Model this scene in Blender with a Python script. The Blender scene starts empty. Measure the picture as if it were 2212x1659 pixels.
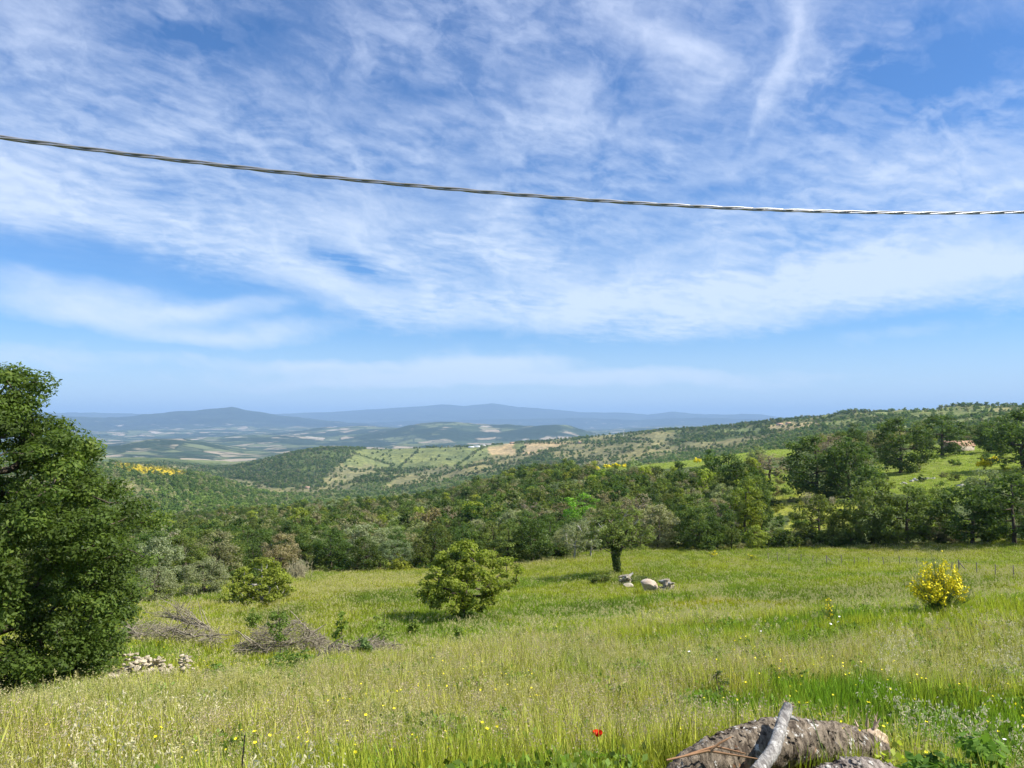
import bpy, math, random
import numpy as np
from mathutils import Vector, Matrix

S = bpy.context.scene
COL = S.collection
# ------------------------------------------------------------------ camera
# image measurements below are in a 2212 x 1659 frame of the photograph
F = 1660.0; CU, CV = 1106.0, 829.5; HORIZON = 905.0
PITCH = math.atan((HORIZON - CV) / F)
cam_d = bpy.data.cameras.new("camera"); cam = bpy.data.objects.new("camera", cam_d); COL.objects.link(cam)
cam_d.sensor_fit = 'HORIZONTAL'; cam_d.sensor_width = 36.0; cam_d.lens = 36.0 * F / 2212.0
cam_d.clip_start = 0.05; cam_d.clip_end = 400000.0
cam.location = (0, 0, 0); cam.rotation_euler = (math.pi / 2 + PITCH, 0, 0)
S.camera = cam
# ------------------------------------------------------------------ render settings
S.view_settings.view_transform = 'Standard'; S.view_settings.look = 'None'
S.view_settings.gamma = 1.0; S.view_settings.use_curve_mapping = False
S.view_settings.exposure = 0.68
S.cycles.max_bounces = 5; S.cycles.diffuse_bounces = 3; S.cycles.glossy_bounces = 2
S.cycles.transmission_bounces = 3; S.cycles.transparent_max_bounces = 6; S.cycles.volume_bounces = 0
S.cycles.caustics_reflective = False; S.cycles.caustics_refractive = False
S.cycles.sample_clamp_indirect = 4.0
S.cycles.use_denoising = True
S.cycles.use_adaptive_sampling = True; S.cycles.adaptive_threshold = 0.02
try:
    S.cycles.denoiser = 'OPENIMAGEDENOISE'; S.cycles.denoising_input_passes = 'RGB_ALBEDO_NORMAL'
    S.cycles.denoising_prefilter = 'ACCURATE'
except Exception: pass
# ------------------------------------------------------------------ sun and sky
SUN_AZ = math.radians(98.0)     # clockwise from the view direction (+Y)
SUN_EL = math.radians(47.0)
sun_dir = Vector((math.sin(SUN_AZ) * math.cos(SUN_EL), math.cos(SUN_AZ) * math.cos(SUN_EL), math.sin(SUN_EL)))
sl = bpy.data.lights.new("sun", 'SUN'); sl.energy = 5.0; sl.angle = math.radians(0.53); sl.color = (1.0, 0.945, 0.86)
sun = bpy.data.objects.new("sun", sl); COL.objects.link(sun)
sun.rotation_euler = sun_dir.to_track_quat('Z', 'Y').to_euler()
sun.location = sun_dir * 200

W = bpy.data.worlds.new("World"); S.world = W; W.use_nodes = True

class NT:
    """small helper that builds node graphs from python expressions"""
    def __init__(s, tree): s.t = tree; s.n = tree.nodes; s.l = tree.links
    def node(s, typ, **kw):
        n = s.n.new(typ)
        for k, v in kw.items(): setattr(n, k, v)
        return n
    def put(s, sock, v):
        if isinstance(v, bpy.types.NodeSocket): s.l.new(v, sock)
        elif v is not None: sock.default_value = v
    def math(s, op, a, b=None, c=None, clamp=False):
        n = s.node('ShaderNodeMath', operation=op); n.use_clamp = clamp
        s.put(n.inputs[0], a)
        if b is not None: s.put(n.inputs[1], b)
        if c is not None: s.put(n.inputs[2], c)
        return n.outputs[0]
    def add(s, a, b): return s.math('ADD', a, b)
    def sub(s, a, b): return s.math('SUBTRACT', a, b)
    def mul(s, a, b): return s.math('MULTIPLY', a, b)
    def vec(s, op, a, b=None, scale=None):
        n = s.node('ShaderNodeVectorMath', operation=op)
        s.put(n.inputs[0], a)
        if b is not None: s.put(n.inputs[1], b)
        if scale is not None: s.put(n.inputs['Scale'], scale)
        return n.outputs['Value'] if op in ('LENGTH', 'DOT_PRODUCT', 'DISTANCE') else n.outputs[0]
    def xyz(s, x, y, z=0.0):
        n = s.node('ShaderNodeCombineXYZ'); s.put(n.inputs[0], x); s.put(n.inputs[1], y); s.put(n.inputs[2], z); return n.outputs[0]
    def sep(s, v):
        n = s.node('ShaderNodeSeparateXYZ'); s.put(n.inputs[0], v); return n.outputs
    def noise(s, vec, scale, detail=4.0, rough=0.5, dist=0.0, dims='3D', col=False, lac=2.0):
        n = s.node('ShaderNodeTexNoise', noise_dimensions=dims)
        s.put(n.inputs['Vector'], vec); s.put(n.inputs['Scale'], scale); s.put(n.inputs['Detail'], detail)
        s.put(n.inputs['Roughness'], rough); s.put(n.inputs['Distortion'], dist); s.put(n.inputs['Lacunarity'], lac)
        return n.outputs['Color'] if col else n.outputs[0]
    def ramp(s, v, a, b, lo=0.0, hi=1.0, smooth=True):
        n = s.node('ShaderNodeMapRange', interpolation_type='SMOOTHSTEP' if smooth else 'LINEAR'); n.clamp = True
        s.put(n.inputs[0], v); s.put(n.inputs[1], a); s.put(n.inputs[2], b); s.put(n.inputs[3], lo); s.put(n.inputs[4], hi)
        return n.outputs[0]
    def mix(s, f, a, b, blend='MIX'):
        n = s.node('ShaderNodeMix', data_type='RGBA', blend_type=blend)
        s.put(n.inputs[0], f); s.put(n.inputs[6], a); s.put(n.inputs[7], b); return n.outputs[2]
    def mapping(s, v, loc, rot, scale, typ='TEXTURE'):
        n = s.node('ShaderNodeMapping', vector_type=typ); s.put(n.inputs[0], v)
        n.inputs[1].default_value = loc; n.inputs[2].default_value = rot; n.inputs[3].default_value = scale
        return n.outputs[0]
    def attr(s, name, typ='GEOMETRY'):
        n = s.node('ShaderNodeAttribute', attribute_name=name, attribute_type=typ); return n.outputs

def ray(u, v):
    """world direction through a point of the photograph, scaled to unit horizontal length: azimuth (rad), tan(elevation)"""
    x = (u - CU) / F; y = (CV - v) / F
    c, s_ = math.cos(PITCH), math.sin(PITCH)
    dx, dy, dz = x, c - s_ * y, s_ + c * y
    h = math.hypot(dx, dy)
    return math.atan2(dx, dy), dz / h
def P(u, v, r):
    a, t = ray(u, v); return Vector((math.sin(a) * r, math.cos(a) * r, t * r))
def deg(u, v):
    a, t = ray(u, v); return math.degrees(a), math.degrees(math.atan(t))

SKY_TINT = (0.48, 0.82, 1.20, 1); CLOUD_LO = (6.1, 7.2, 8.5, 1); CLOUD_HI = (5.4, 6.2, 8.2, 1)
def build_sky():
    nt = W.node_tree; nt.nodes.clear(); g = NT(nt)
    out = g.node('ShaderNodeOutputWorld'); bg = g.node('ShaderNodeBackground'); bg.inputs[1].default_value = 0.082
    sky = g.node('ShaderNodeTexSky', sky_type='NISHITA'); sky.sun_disc = False
    sky.sun_elevation = SUN_EL; sky.sun_rotation = SUN_AZ
    sky.altitude = 400; sky.air_density = 1.0; sky.dust_density = 0.35; sky.ozone_density = 2.2
    tc = g.node('ShaderNodeTexCoord').outputs['Generated']
    d = g.sep(tc)
    DEG = 57.29578
    az = g.mul(g.math('ARCTAN2', d[0], d[1]), DEG)
    el = g.mul(g.math('ARCSINE', d[2]), DEG)
    zc = g.add(g.math('MAXIMUM', d[2], 0.0), 0.10)
    px = g.math('DIVIDE', d[0], zc); py = g.math('DIVIDE', d[1], zc)
    p = g.xyz(px, py, 0.0)                       # the cloud layer seen as a flat sheet overhead
    q = g.xyz(az, el, 0.0)
    # slow warp of the placed cloud banks
    w1 = g.vec('SUBTRACT', g.noise(p, 0.55, 3, 0.5, col=True), (0.5, 0.5, 0.5))
    w2 = g.vec('SUBTRACT', g.noise(q, 0.15, 4, 0.5, col=True), (0.5, 0.5, 0.5))
    qw = g.vec('ADD', q, g.vec('ADD', g.vec('MULTIPLY', w1, (7.0, 2.4, 0)), g.vec('MULTIPLY', w2, (5.0, 2.2, 0))))
    # high veil and fibres, drawn out along the wind
    WIND = math.radians(-9)
    pm = g.mapping(p, (0, 0, 0), (0, 0, WIND), (1.0, 1.35, 1))
    veil = g.noise(g.vec('ADD', pm, g.vec('MULTIPLY', w1, (1.3, 1.3, 0))), 1.25, 6, 0.54)
    pm2 = g.mapping(p, (3.1, 1.7, 0), (0, 0, math.radians(-14)), (0.55, 1.3, 1))
    wisp = g.noise(g.vec('ADD', pm2, g.vec('MULTIPLY', w2, (2.0, 1.2, 0))), 2.0, 7, 0.60)
    # dappled altocumulus cells
    dap = g.noise(g.vec('ADD', g.mapping(p, (0, 0, 0), (0, 0, math.radians(35)), (1.2, 0.75, 1)), g.vec('MULTIPLY', w2, (0.3, 0.3, 0))), 9.5, 5, 0.55)
    dmask = g.ramp(g.noise(p, 1.2, 2, 0.5), 0.34, 0.58)
    base = g.add(g.ramp(veil, 0.30, 0.72, 0.18, 0.78), g.ramp(wisp, 0.34, 0.70, -0.13, 0.17))
    base = g.add(base, g.mul(dmask, g.ramp(dap, 0.34, 0.68, -0.18, 0.24)))
    # the veil ends along a long sweeping edge; clearer air below it
    fc = g.node('ShaderNodeFloatCurve'); cu = fc.mapping.curves[0]
    edge = [(-300, 470), (0, 500), (250, 548), (450, 590), (600, 645), (750, 695), (870, 728), (1100, 738), (1400, 752), (1650, 736), (1850, 694), (2050, 684), (2212, 690), (2600, 680)]
    kk = [((deg(u, v)[0] + 45) / 90, deg(u, v)[1] / 40) for u, v in edge]
    cu.points[0].location = (0, kk[0][1]); cu.points[1].location = (1, kk[-1][1])
    for a_, b_ in kk:
        if 0 < a_ < 1: cu.points.new(a_, b_)
    fc.mapping.update()
    qs = g.sep(g.vec('ADD', q, g.vec('MULTIPLY', w2, (5.0, 2.6, 0))))
    g.put(fc.inputs[1], g.math('MULTIPLY_ADD', qs[0], 1 / 90, 0.5)); fc.inputs[0].default_value = 1.0
    above = g.sub(qs[1], g.mul(fc.outputs[0], 40.0))
    mask = g.ramp(above, -0.7, 1.6, 0.10, 1.0)
    rim = g.mul(g.ramp(above, 0.2, 2.0), g.ramp(above, 2.4, 9.0, 0.36, 0.0))
    feats = [  # u, v, half length, half height (degrees), tilt, amount
        (760, 575, 5.5, 1.4, -24, -0.9), (2010, 130, 10, 4.6, -30, -0.32), (1350, 190, 7, 2.6, -40, -0.42),
        (930, 205, 4.5, 1.4, 0, -0.40), (400, 80, 9, 2.0, 10, -0.22), (1540, 30, 6, 2.0, 0, -0.25), (1170, 350, 3.5, 1.0, 0, -0.25), (1545, 410, 3, .8, 0, -0.3),
        (230, 655, 12, 1.7, -4, 1.05), (480, 662, 6, 0.9, 4, 0.6), (540, 722, 8, 1.0, 4, 0.9), (300, 700, 8, 1.2, -6, 0.45), (60, 590, 9, 0.8, -8, 0.3),
        (640, 582, 8, 1.6, -24, 0.25), (1500, 640, 17, 3.6, 4, 0.40), (1850, 600, 14, 3.4, 8, 0.36), (1130, 530, 9, 3.4, -38, 0.40), (1950, 720, 8, .7, 4, 0.35),
        (1450, 85, 8.5, 1.4, -30, 0.55), (1690, 150, 6.5, 1.0, 62, 0.50), (1745, 70, 4.2, 2.2, 62, 0.32), (1640, 220, 3.0, .8, 66, .25), (1510, 200, 2.2, 1.2, 40, .3),
        (1210, 225, 7, 2.8, 30, 0.30), (640, 250, 10, 3.0, -12, 0.22), (340, 290, 4, 1.5, -8, 0.28), (110, 90, 9, 3.0, -5, 0.24), (560, 330, 2.5, .8, -20, .35), (450, 285, 2, .6, 0, .3),
        (800, 60, 9, 3.5, 15, 0.2), (860, 805, 24, 1.7, 0, 1.05), (1050, 772, 11, 1.2, 0, 1.0), (1300, 830, 28, 1.4, 0, 0.85), (620, 775, 9, .8, 0, .6), (1750, 800, 20, 1.2, 1, .6), (1950, 846, 16, .8, 0, .5), (330, 828, 18, 1.0, 0, .55),
        (90, 762, 11, 1.2, 0, 0.8), (1980, 340, 14, 4.0, 5, 0.22), (600, 470, 12, 2.5, -5, 0.2), (2150, 822, 8, .6, 0, .4)]
    tot = g.add(g.mul(base, mask), rim)
    for (u, v, a, b, tilt, amt) in feats:
        A, E = deg(u, v)
        m = g.mapping(qw, (A, E, 0), (0, 0, math.radians(tilt)), (a, b, 1))
        k = g.ramp(g.vec('LENGTH', m), 0.0, 1.15, amt, 0.0)
        tot = g.add(tot, k)
    fine = g.noise(g.vec('ADD', g.mapping(q, (0, 0, 0), (0, 0, math.radians(-14)), (2.6, 1.0, 1)), g.vec('MULTIPLY', w2, (3.0, 3.0, 0))), 1.15, 7, 0.66)
    tot = g.add(tot, g.mul(g.ramp(fine, 0.27, 0.73, -0.14, 0.15), g.ramp(tot, 0.0, 0.3)))
    alpha = g.ramp(tot, 0.0, 1.25, 0.0, 0.92, smooth=False)
    # only the far horizon: thin layer evens out
    alpha = g.math('MAXIMUM', alpha, g.ramp(el, 0.0, 8.0, 0.72, 0.0))
    alpha = g.mul(alpha, g.ramp(d[2], -0.02, 0.01))
    skyc = g.mix(1.0, sky.outputs[0], SKY_TINT, 'MULTIPLY')
    cloud = g.mix(g.ramp(el, 1.0, 30.0), CLOUD_LO, CLOUD_HI)
    c = g.mix(alpha, skyc, cloud)
    g.put(bg.inputs[0], c); g.l.new(bg.outputs[0], out.inputs[0])
    W.cycles.sampling_method = 'MANUAL'; W.cycles.sample_map_resolution = 512
build_sky()

# ------------------------------------------------------------------ small numeric tools
def _hash(ix, iy, seed):
    h = (ix.astype(np.int64) * 374761393 + iy.astype(np.int64) * 668265263 + seed * 1442695041) & 0xffffffff
    h = ((h ^ (h >> 13)) * 1274126177) & 0xffffffff
    h = h ^ (h >> 16)
    return (h & 0xffffff) / float(0xffffff)
def vnoise(x, y, seed=0):
    x = np.asarray(x, float); y = np.asarray(y, float)
    ix = np.floor(x); iy = np.floor(y); fx = x - ix; fy = y - iy
    fx = fx * fx * (3 - 2 * fx); fy = fy * fy * (3 - 2 * fy)
    a = _hash(ix, iy, seed); b = _hash(ix + 1, iy, seed); c = _hash(ix, iy + 1, seed); d = _hash(ix + 1, iy + 1, seed)
    return (a * (1 - fx) + b * fx) * (1 - fy) + (c * (1 - fx) + d * fx) * fy
def fbm(x, y, seed=0, oct=4, gain=0.5):
    s = 0; a = 1; t = 0
    x = np.asarray(x, float); y = np.asarray(y, float)
    for i in range(oct):
        s = s + a * vnoise(x * 2 ** i + 17.3 * i, y * 2 ** i - 9.1 * i, seed + i * 7); t += a; a *= gain
    return s / t
def pchip(xk, yk, x):
    xk = np.asarray(xk, float); yk = np.asarray(yk, float); x = np.asarray(x, float)
    h = np.diff(xk); dl = np.diff(yk, axis=0) / (h if yk.ndim == 1 else h[:, None])
    m = np.zeros_like(yk)
    hh = h if yk.ndim == 1 else h[:, None]
    w1 = 2 * hh[1:] + hh[:-1]; w2 = hh[1:] + 2 * hh[:-1]
    d0, d1 = dl[:-1], dl[1:]
    with np.errstate(divide='ignore', invalid='ignore'):
        mm = (w1 + w2) / (w1 / d0 + w2 / d1)
    m[1:-1] = np.where(d0 * d1 > 0, mm, 0); m[0] = dl[0]; m[-1] = dl[-1]
    x = np.clip(x, xk[0], xk[-1])
    i = np.clip(np.searchsorted(xk, x) - 1, 0, len(xk) - 2)
    t = (x - xk[i]) / h[i]
    if yk.ndim > 1: t = t[:, None]; H = h[i][:, None]
    else: H = h[i]
    return ((1 + 2 * t) * (1 - t) ** 2 * yk[i] + t * (1 - t) ** 2 * H * m[i] + t * t * (3 - 2 * t) * yk[i + 1] + t * t * (t - 1) * H * m[i + 1])

# ------------------------------------------------------------------ terrain, from sight lines (u, [(distance, v of the bare ground)])
COLS = {
 0: [(10,1590),(14,1572),(26,1530),(45,1402),(70,1330),(100,1310),(200,1230),(300,1190),(450,1150),(700,1130),(1000,1080),(1400,1012),(1600,1000),(2200,1015),(3200,1003)],
 180: [(12,1552),(18,1535),(24,1480),(32,1420),(45,1372),(66,1305),(85,1275),(130,1250),(200,1215),(300,1180),(450,1145),(700,1130),(1000,1075),(1300,1012),(1600,998),(2200,1015),(3200,1003)],
 330: [(13,1535),(18,1518),(24,1462),(38,1380),(66,1303),(80,1272),(130,1242),(200,1210),(300,1175),(450,1142),(700,1125),(1000,1078),(1300,1028),(1600,1009),(2200,1030),(3200,1003)],
 480: [(14,1515),(20,1492),(28,1450),(45,1362),(70,1278),(90,1250),(130,1235),(200,1200),(300,1160),(450,1127),(700,1130),(1000,1086),(1400,1047),(1700,1034),(2200,1040),(2600,1025),(3000,1010),(3400,1015)],
 560: [(15,1502),(22,1475),(32,1430),(55,1325),(88,1248),(130,1230),(200,1195),(300,1155),(440,1120),(700,1130),(1050,1100),(1450,1068),(1800,1058),(2300,1035),(2700,1008),(3000,994),(3400,1005)],
 650: [(15,1495),(22,1464),(32,1420),(55,1308),(88,1243),(130,1225),(200,1190),(300,1148),(430,1112),(700,1125),(1100,1100),(1500,1080),(1900,1060),(2400,1015),(2800,978),(3000,970),(3400,995)],
 715: [(15,1486),(22,1455),(32,1414),(50,1325),(88,1242),(130,1223),(200,1187),(300,1145),(440,1105),(700,1118),(1100,1100),(1550,1080),(1900,1058),(2400,1012),(2800,968),(3000,961),(3400,985)],
 850: [(16,1468),(22,1445),(32,1405),(45,1342),(60,1290),(88,1238),(130,1220),(200,1180),(300,1138),(460,1095),(700,1110),(1100,1095),(1600,1068),(2000,1042),(2500,1005),(3000,969),(3400,985)],
 1015: [(17,1437),(30,1395),(45,1338),(60,1287),(90,1228),(130,1215),(200,1165),(300,1120),(480,1066),(700,1082),(1100,1085),(1600,1048),(2200,1003),(2700,977),(3000,967),(3400,985)],
 1180: [(18,1415),(30,1372),(45,1325),(62,1278),(92,1213),(130,1195),(200,1140),(300,1085),(480,1032),(700,1040),(1100,1050),(1600,1028),(2200,985),(2700,962),(3000,957),(3400,972)],
 1325: [(19,1400),(30,1360),(45,1315),(62,1270),(72,1240),(95,1196),(130,1170),(200,1115),(300,1065),(480,1015),(600,1010),(1000,1030),(1600,1008),(2200,968),(2700,944),(3000,939),(3500,960)],
 1500: [(20,1381),(30,1345),(45,1305),(62,1260),(80,1216),(100,1190),(130,1150),(200,1090),(300,1040),(450,1000),(520,993),(800,1012),(1200,1010),(1800,978),(2300,940),(2700,925),(3200,945)],
 1700: [(21,1369),(30,1340),(45,1303),(62,1262),(80,1222),(105,1188),(130,1150),(160,1098),(200,1055),(280,1008),(400,982),(500,971),(700,985),(1000,985),(1500,955),(2000,920),(2300,907),(2800,930)],
 1850: [(22,1352),(32,1325),(45,1292),(60,1258),(80,1222),(108,1184),(130,1140),(160,1088),(200,1042),(270,998),(340,977),(450,985),(700,985),(1000,965),(1500,925),(1900,895),(2100,890),(2700,915)],
 2020: [(22.5,1345),(32,1316),(45,1285),(60,1250),(72,1229),(108,1180),(130,1142),(165,1078),(200,1034),(250,998),(300,974),(340,966),(450,976),(700,960),(1000,940),(1500,903),(1900,880),(2300,893)],
 2212: [(23,1330),(32,1303),(45,1275),(60,1246),(72,1226),(105,1176),(130,1132),(165,1068),(200,1028),(250,992),(300,970),(340,962),(450,966),(700,945),(1000,925),(1500,890),(1900,874),(2300,887)],
 2700: [(24,1305),(32,1285),(45,1262),(60,1238),(72,1220),(105,1170),(130,1120),(165,1060),(200,1020),(250,985),(300,965),(340,958),(450,955),(700,935),(1000,915),(1500,885),(1900,870),(2300,880)],
}
NEAR = [(0.4, -1.62), (2.0, -1.74), (4.0, -2.22), (6.0, -2.90)]
PLAIN = [(5200, -225), (7000, -262), (9000, -272), (13000, -278), (20000, -280), (30000, -282), (60000, -290)]
def az_u(u): return math.atan2((u - CU) / F, math.cos(PITCH))
RK = np.concatenate([np.geomspace(0.4, 3.4, 14, endpoint=False), np.geomspace(3.4, 130, 150, endpoint=False),
                     np.geomspace(130, 3600, 190, endpoint=False), np.geomspace(3600, 60000, 110)])
LR = np.log(RK)
_us = sorted(COLS); _ak = [az_u(u) for u in _us]; _zc = []
for u in _us:
    k = list(NEAR)
    for r, v in COLS[u]: k.append((r, r * ray(u, v)[1]))
    k += PLAIN
    _zc.append(pchip(np.log([a for a, b in k]), [b for a, b in k], LR))
_zc = np.array(_zc)
# azimuth grid: fine in and around the view, coarse behind; the outermost measured profile goes on around
A_EDGE0, A_EDGE1 = _ak[0] - 0.06, _ak[-1]
_fine = np.arange(math.radians(-41), math.radians(41), math.radians(0.13))
_coarse = np.arange(math.radians(41), math.radians(319), math.radians(2.0))
AZ = np.concatenate([_fine, _coarse])
def fold(a):
    """azimuths outside the measured span ease from the right-hand profile to the left-hand one behind the camera"""
    a = np.where(a > math.pi, a - 2 * math.pi, a)
    return a
def z_cols(az):
    a = np.asarray(fold(az))
    z = pchip(np.array(_ak), _zc, np.clip(a, _ak[0], _ak[-1]))
    # behind: blend both edge profiles
    t = np.clip((np.abs(a) - 0.72) / (math.pi - 0.72), 0, 1)[:, None]
    mean = 0.5 * (_zc[0] + _zc[-1])[None, :]
    return z * (1 - t) + mean * t
ZG = z_cols(AZ)                       # (n_az, n_r)
HILLS = [  # u, distance, height, width in u, width in distance: low hills out on the plain
 (380, 6200, 105, 150, 900), (250, 5600, 40, 150, 700), (1080, 10500, 165, 220, 1900), (930, 9500, 90, 130, 1100), (1220, 9000, 120, 80, 900),
 (760, 12500, 120, 150, 1800), (560, 9000, 55, 160, 900), (1420, 14000, 90, 160, 2000), (1500, 19000, 120, 200, 3000), (600, 17000, 110, 200, 2200), (330, 15000, 60, 260, 2000),
 (900, 6400, 55, 180, 700), (700, 5600, 35, 90, 500)]
def relief(az, r):
    """relief added to the sight-line profiles: rolling noise that grows with distance, and the plain's low hills"""
    x = np.sin(az) * r; y = np.cos(az) * r
    out = (fbm(x / 3.1, y / 3.1, 3, 3) - 0.5) * 0.22 * np.clip(r / 12, 0.3, 1)
    out += (fbm(x / 14, y / 14, 5, 3) - 0.5) * 0.5 * np.clip(r / 40, 0, 1)
    out += (fbm(x / 90, y / 90, 8, 4) - 0.5) * 7.0 * np.clip((r - 130) / 900, 0, 1)
    gul = np.abs(fbm(x / 260 + y / 900, y / 420, 19, 4) - 0.5) * 2; out += (np.clip(gul * 2.4, 0, 1) - 0.6) * 17.0 * np.clip((r - 1400) / 700, 0, 1) * np.clip((3000 - r) / 400, 0, 1)
    out += (fbm(x / 420, y / 420, 11, 5, 0.55) - 0.5) * 46.0 * np.clip((r - 700) / 2600, 0, 1)
    out += (fbm(x / 1800, y / 1800, 13, 5, 0.55) - 0.5) * 150.0 * np.clip((r - 3600) / 3000, 0, 1)
    for u_, r_, h_, w_ in [(1660, 5.7, .21, 1.0), (1850, 6.6, .22, 1.1), (1850, 5.1, .14, .8)]:   # the low bank the logs lie on
        bx, by = math.sin(az_u(u_)) * r_, math.cos(az_u(u_)) * r_; out += h_ * np.exp(-((x - bx) ** 2 + (y - by) ** 2) / w_ ** 2)
    au = np.tan(fold(az)) * F + CU
    for u, d, h, wu, wr in HILLS:
        out += h * np.exp(-((au - u) / wu) ** 2 - ((r - d) / wr) ** 2) * (np.abs(fold(az)) < 1.2)
    return out
_AZ2, _R2 = np.meshgrid(AZ, RK, indexing='ij')
ZG = ZG + relief(_AZ2, _R2)
_order = np.argsort(fold(AZ)); _AZs = fold(AZ)[_order]; _ZGs = ZG[_order]
def ground(x, y):
    """height of the terrain mesh at a world position (arrays or numbers)"""
    x = np.atleast_1d(np.asarray(x, float)); y = np.atleast_1d(np.asarray(y, float))
    r = np.clip(np.hypot(x, y), RK[0], RK[-1]); a = np.arctan2(x, y)
    i = np.clip(np.searchsorted(_AZs, a) - 1, 0, len(_AZs) - 2); j = np.clip(np.searchsorted(RK, r) - 1, 0, len(RK) - 2)
    s = np.clip((a - _AZs[i]) / (_AZs[i + 1] - _AZs[i]), 0, 1); t = (r - RK[j]) / (RK[j + 1] - RK[j])
    return (_ZGs[i, j] * (1 - s) + _ZGs[i + 1, j] * s) * (1 - t) + (_ZGs[i, j + 1] * (1 - s) + _ZGs[i + 1, j + 1] * s) * t
def on_ground(u, r):
    a = az_u(u); x, y = math.sin(a) * r, math.cos(a) * r
    return Vector((x, y, float(ground(x, y)[0])))
def project(x, y, z):
    """photograph coordinates of world points"""
    c, s_ = math.cos(PITCH), math.sin(PITCH)
    dep = c * y + s_ * z; up = -s_ * y + c * z
    return CU + F * x / dep, CV - F * up / dep
def hit(u, v, r0=3.0, r1=60000.0):
    """first terrain point on the sight line through (u, v)"""
    a, t = ray(u, v)
    rs = np.geomspace(r0, r1, 6000)
    zz = ground(np.sin(a) * rs, np.cos(a) * rs)
    k = np.argmax(zz >= t * rs)
    r = rs[k]; return Vector((math.sin(a) * r, math.cos(a) * r, float(zz[k])))

def in_poly(u, v, poly):
    inside = np.zeros(np.shape(u), bool); n = len(poly); j = n - 1
    for i in range(n):
        xi, yi = poly[i]; xj, yj = poly[j]
        c = ((yi > v) != (yj > v)) & (u < (xj - xi) * (v - yi) / (yj - yi + 1e-9) + xi)
        inside ^= c; j = i
    return inside

# ------------------------------------------------------------------ land cover (real albedo of what grows there)
GRASS = np.array([0.20, 0.25, 0.045]); GRASS2 = np.array([0.27, 0.28, 0.06]); WOOD = np.array([0.080, 0.110, 0.038]); WOOD2 = np.array([0.125, 0.15, 0.06])
SCRUB = np.array([0.195, 0.185, 0.098]); TAN = np.array([0.40, 0.31, 0.19]); FIELD = np.array([0.175, 0.200, 0.085]); BROOM = np.array([0.42, 0.33, 0.03]); PALE = np.array([0.46, 0.40, 0.31])
REGIONS = [  # (distance range, outline in the photograph, colour, woodland 0..1)
 ((1900, 3300), [(470,1022),(540,988),(650,966),(710,952),(800,962),(768,985),(722,1010),(690,1045),(600,1056)], WOOD * .9, 3.0),
 ((150, 700), [(1640,1150),(1700,1040),(1790,1060),(1830,1100),(1860,1140),(1700,1165)], GRASS2*1.1, 0),
 ((130, 700), [(1900,1060),(1880,1000),(2010,962),(2240,945),(2240,1060),(2050,1090)], GRASS, 0),
 ((130, 420), [(1690,1150),(1720,1085),(1850,1090),(1850,1150)], GRASS2*1.2, 0),
 ((120, 700), [(1560,1075),(1570,1030),(1700,1010),(1720,1075)], GRASS, 0),
 ((300, 700), [(1250,1040),(1300,1000),(1480,992),(1660,965),(1720,960),(1720,985),(1560,1003),(1400,1015),(1300,1030)], GRASS, 0),
 ((1000, 2000), [(262,1000),(330,1008),(400,1018),(385,1028),(300,1022),(255,1010)], BROOM, 0.15),
 ((1500, 3600), [(760,975),(800,968),(1040,966),(1060,975),(985,1008),(860,1015),(740,1005)], FIELD, 0.04),
 ((1500, 3600), [(840,966),(1040,964),(1140,955),(1130,968),(985,1012),(860,1010)], FIELD, 0.02),
 ((1500, 3600), [(700,1035),(740,1010),(810,1003),(800,1020),(720,1052)], SCRUB*1.25, 0.12),
 ((1500, 3600), [(985,1012),(1060,985),(1120,978),(1170,978),(1100,1010),(960,1040),(900,1040)], SCRUB, 0.10),
 ((1500, 3600), [(860,1030),(960,1005),(985,1012),(900,1046),(820,1058)], SCRUB*1.1, 0.15),
 ((1500, 3600), [(1052,968),(1085,960),(1098,953),(1110,955),(1108,966),(1122,975),(1105,983),(1060,983)], TAN, 0),
 ((1500, 3600), [(1130,957),(1180,955),(1254,952),(1200,966),(1150,983),(1128,981),(1136,966)], TAN, 0),
 ((1500, 3600), [(1190,975),(1250,955),(1330,960),(1450,950),(1440,985),(1300,1000),(1200,1000)], SCRUB*1.05, 0.22),
 ((1500, 3600), [(1280,938),(1330,936),(1330,948),(1270,950)], SCRUB*1.1, 0.10),
 ((1500, 3600), [(1400,945),(1440,938),(1446,955),(1420,965)], SCRUB*1.2, 0.10),
 ((900, 3600), [(1540,930),(1600,926),(1660,924),(1630,935),(1540,937)], FIELD*1.2, 0.05),
 ((900, 3600), [(1660,920),(1700,914),(1790,912),(1750,922),(1690,930),(1660,930)], TAN*0.75 + FIELD*0.25, 0.05),
 ((900, 3600), [(1790,912),(1840,905),(1860,912),(1800,920)], FIELD, 0.1),
 ((900, 3600), [(1960,893),(2060,885),(2120,893),(2080,903),(1970,903)], FIELD, 0.12),
 ((900, 3600), [(2060,908),(2212,912),(2212,925),(2100,918)], FIELD, 0.15),
 ((900, 3600), [(2130,884),(2212,876),(2212,884),(2150,890)], SCRUB*1.2, 0.1),
 ((2400, 3800), [(1000,964),(1030,960),(1048,959),(1048,964)], FIELD, 0.0),
]
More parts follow.
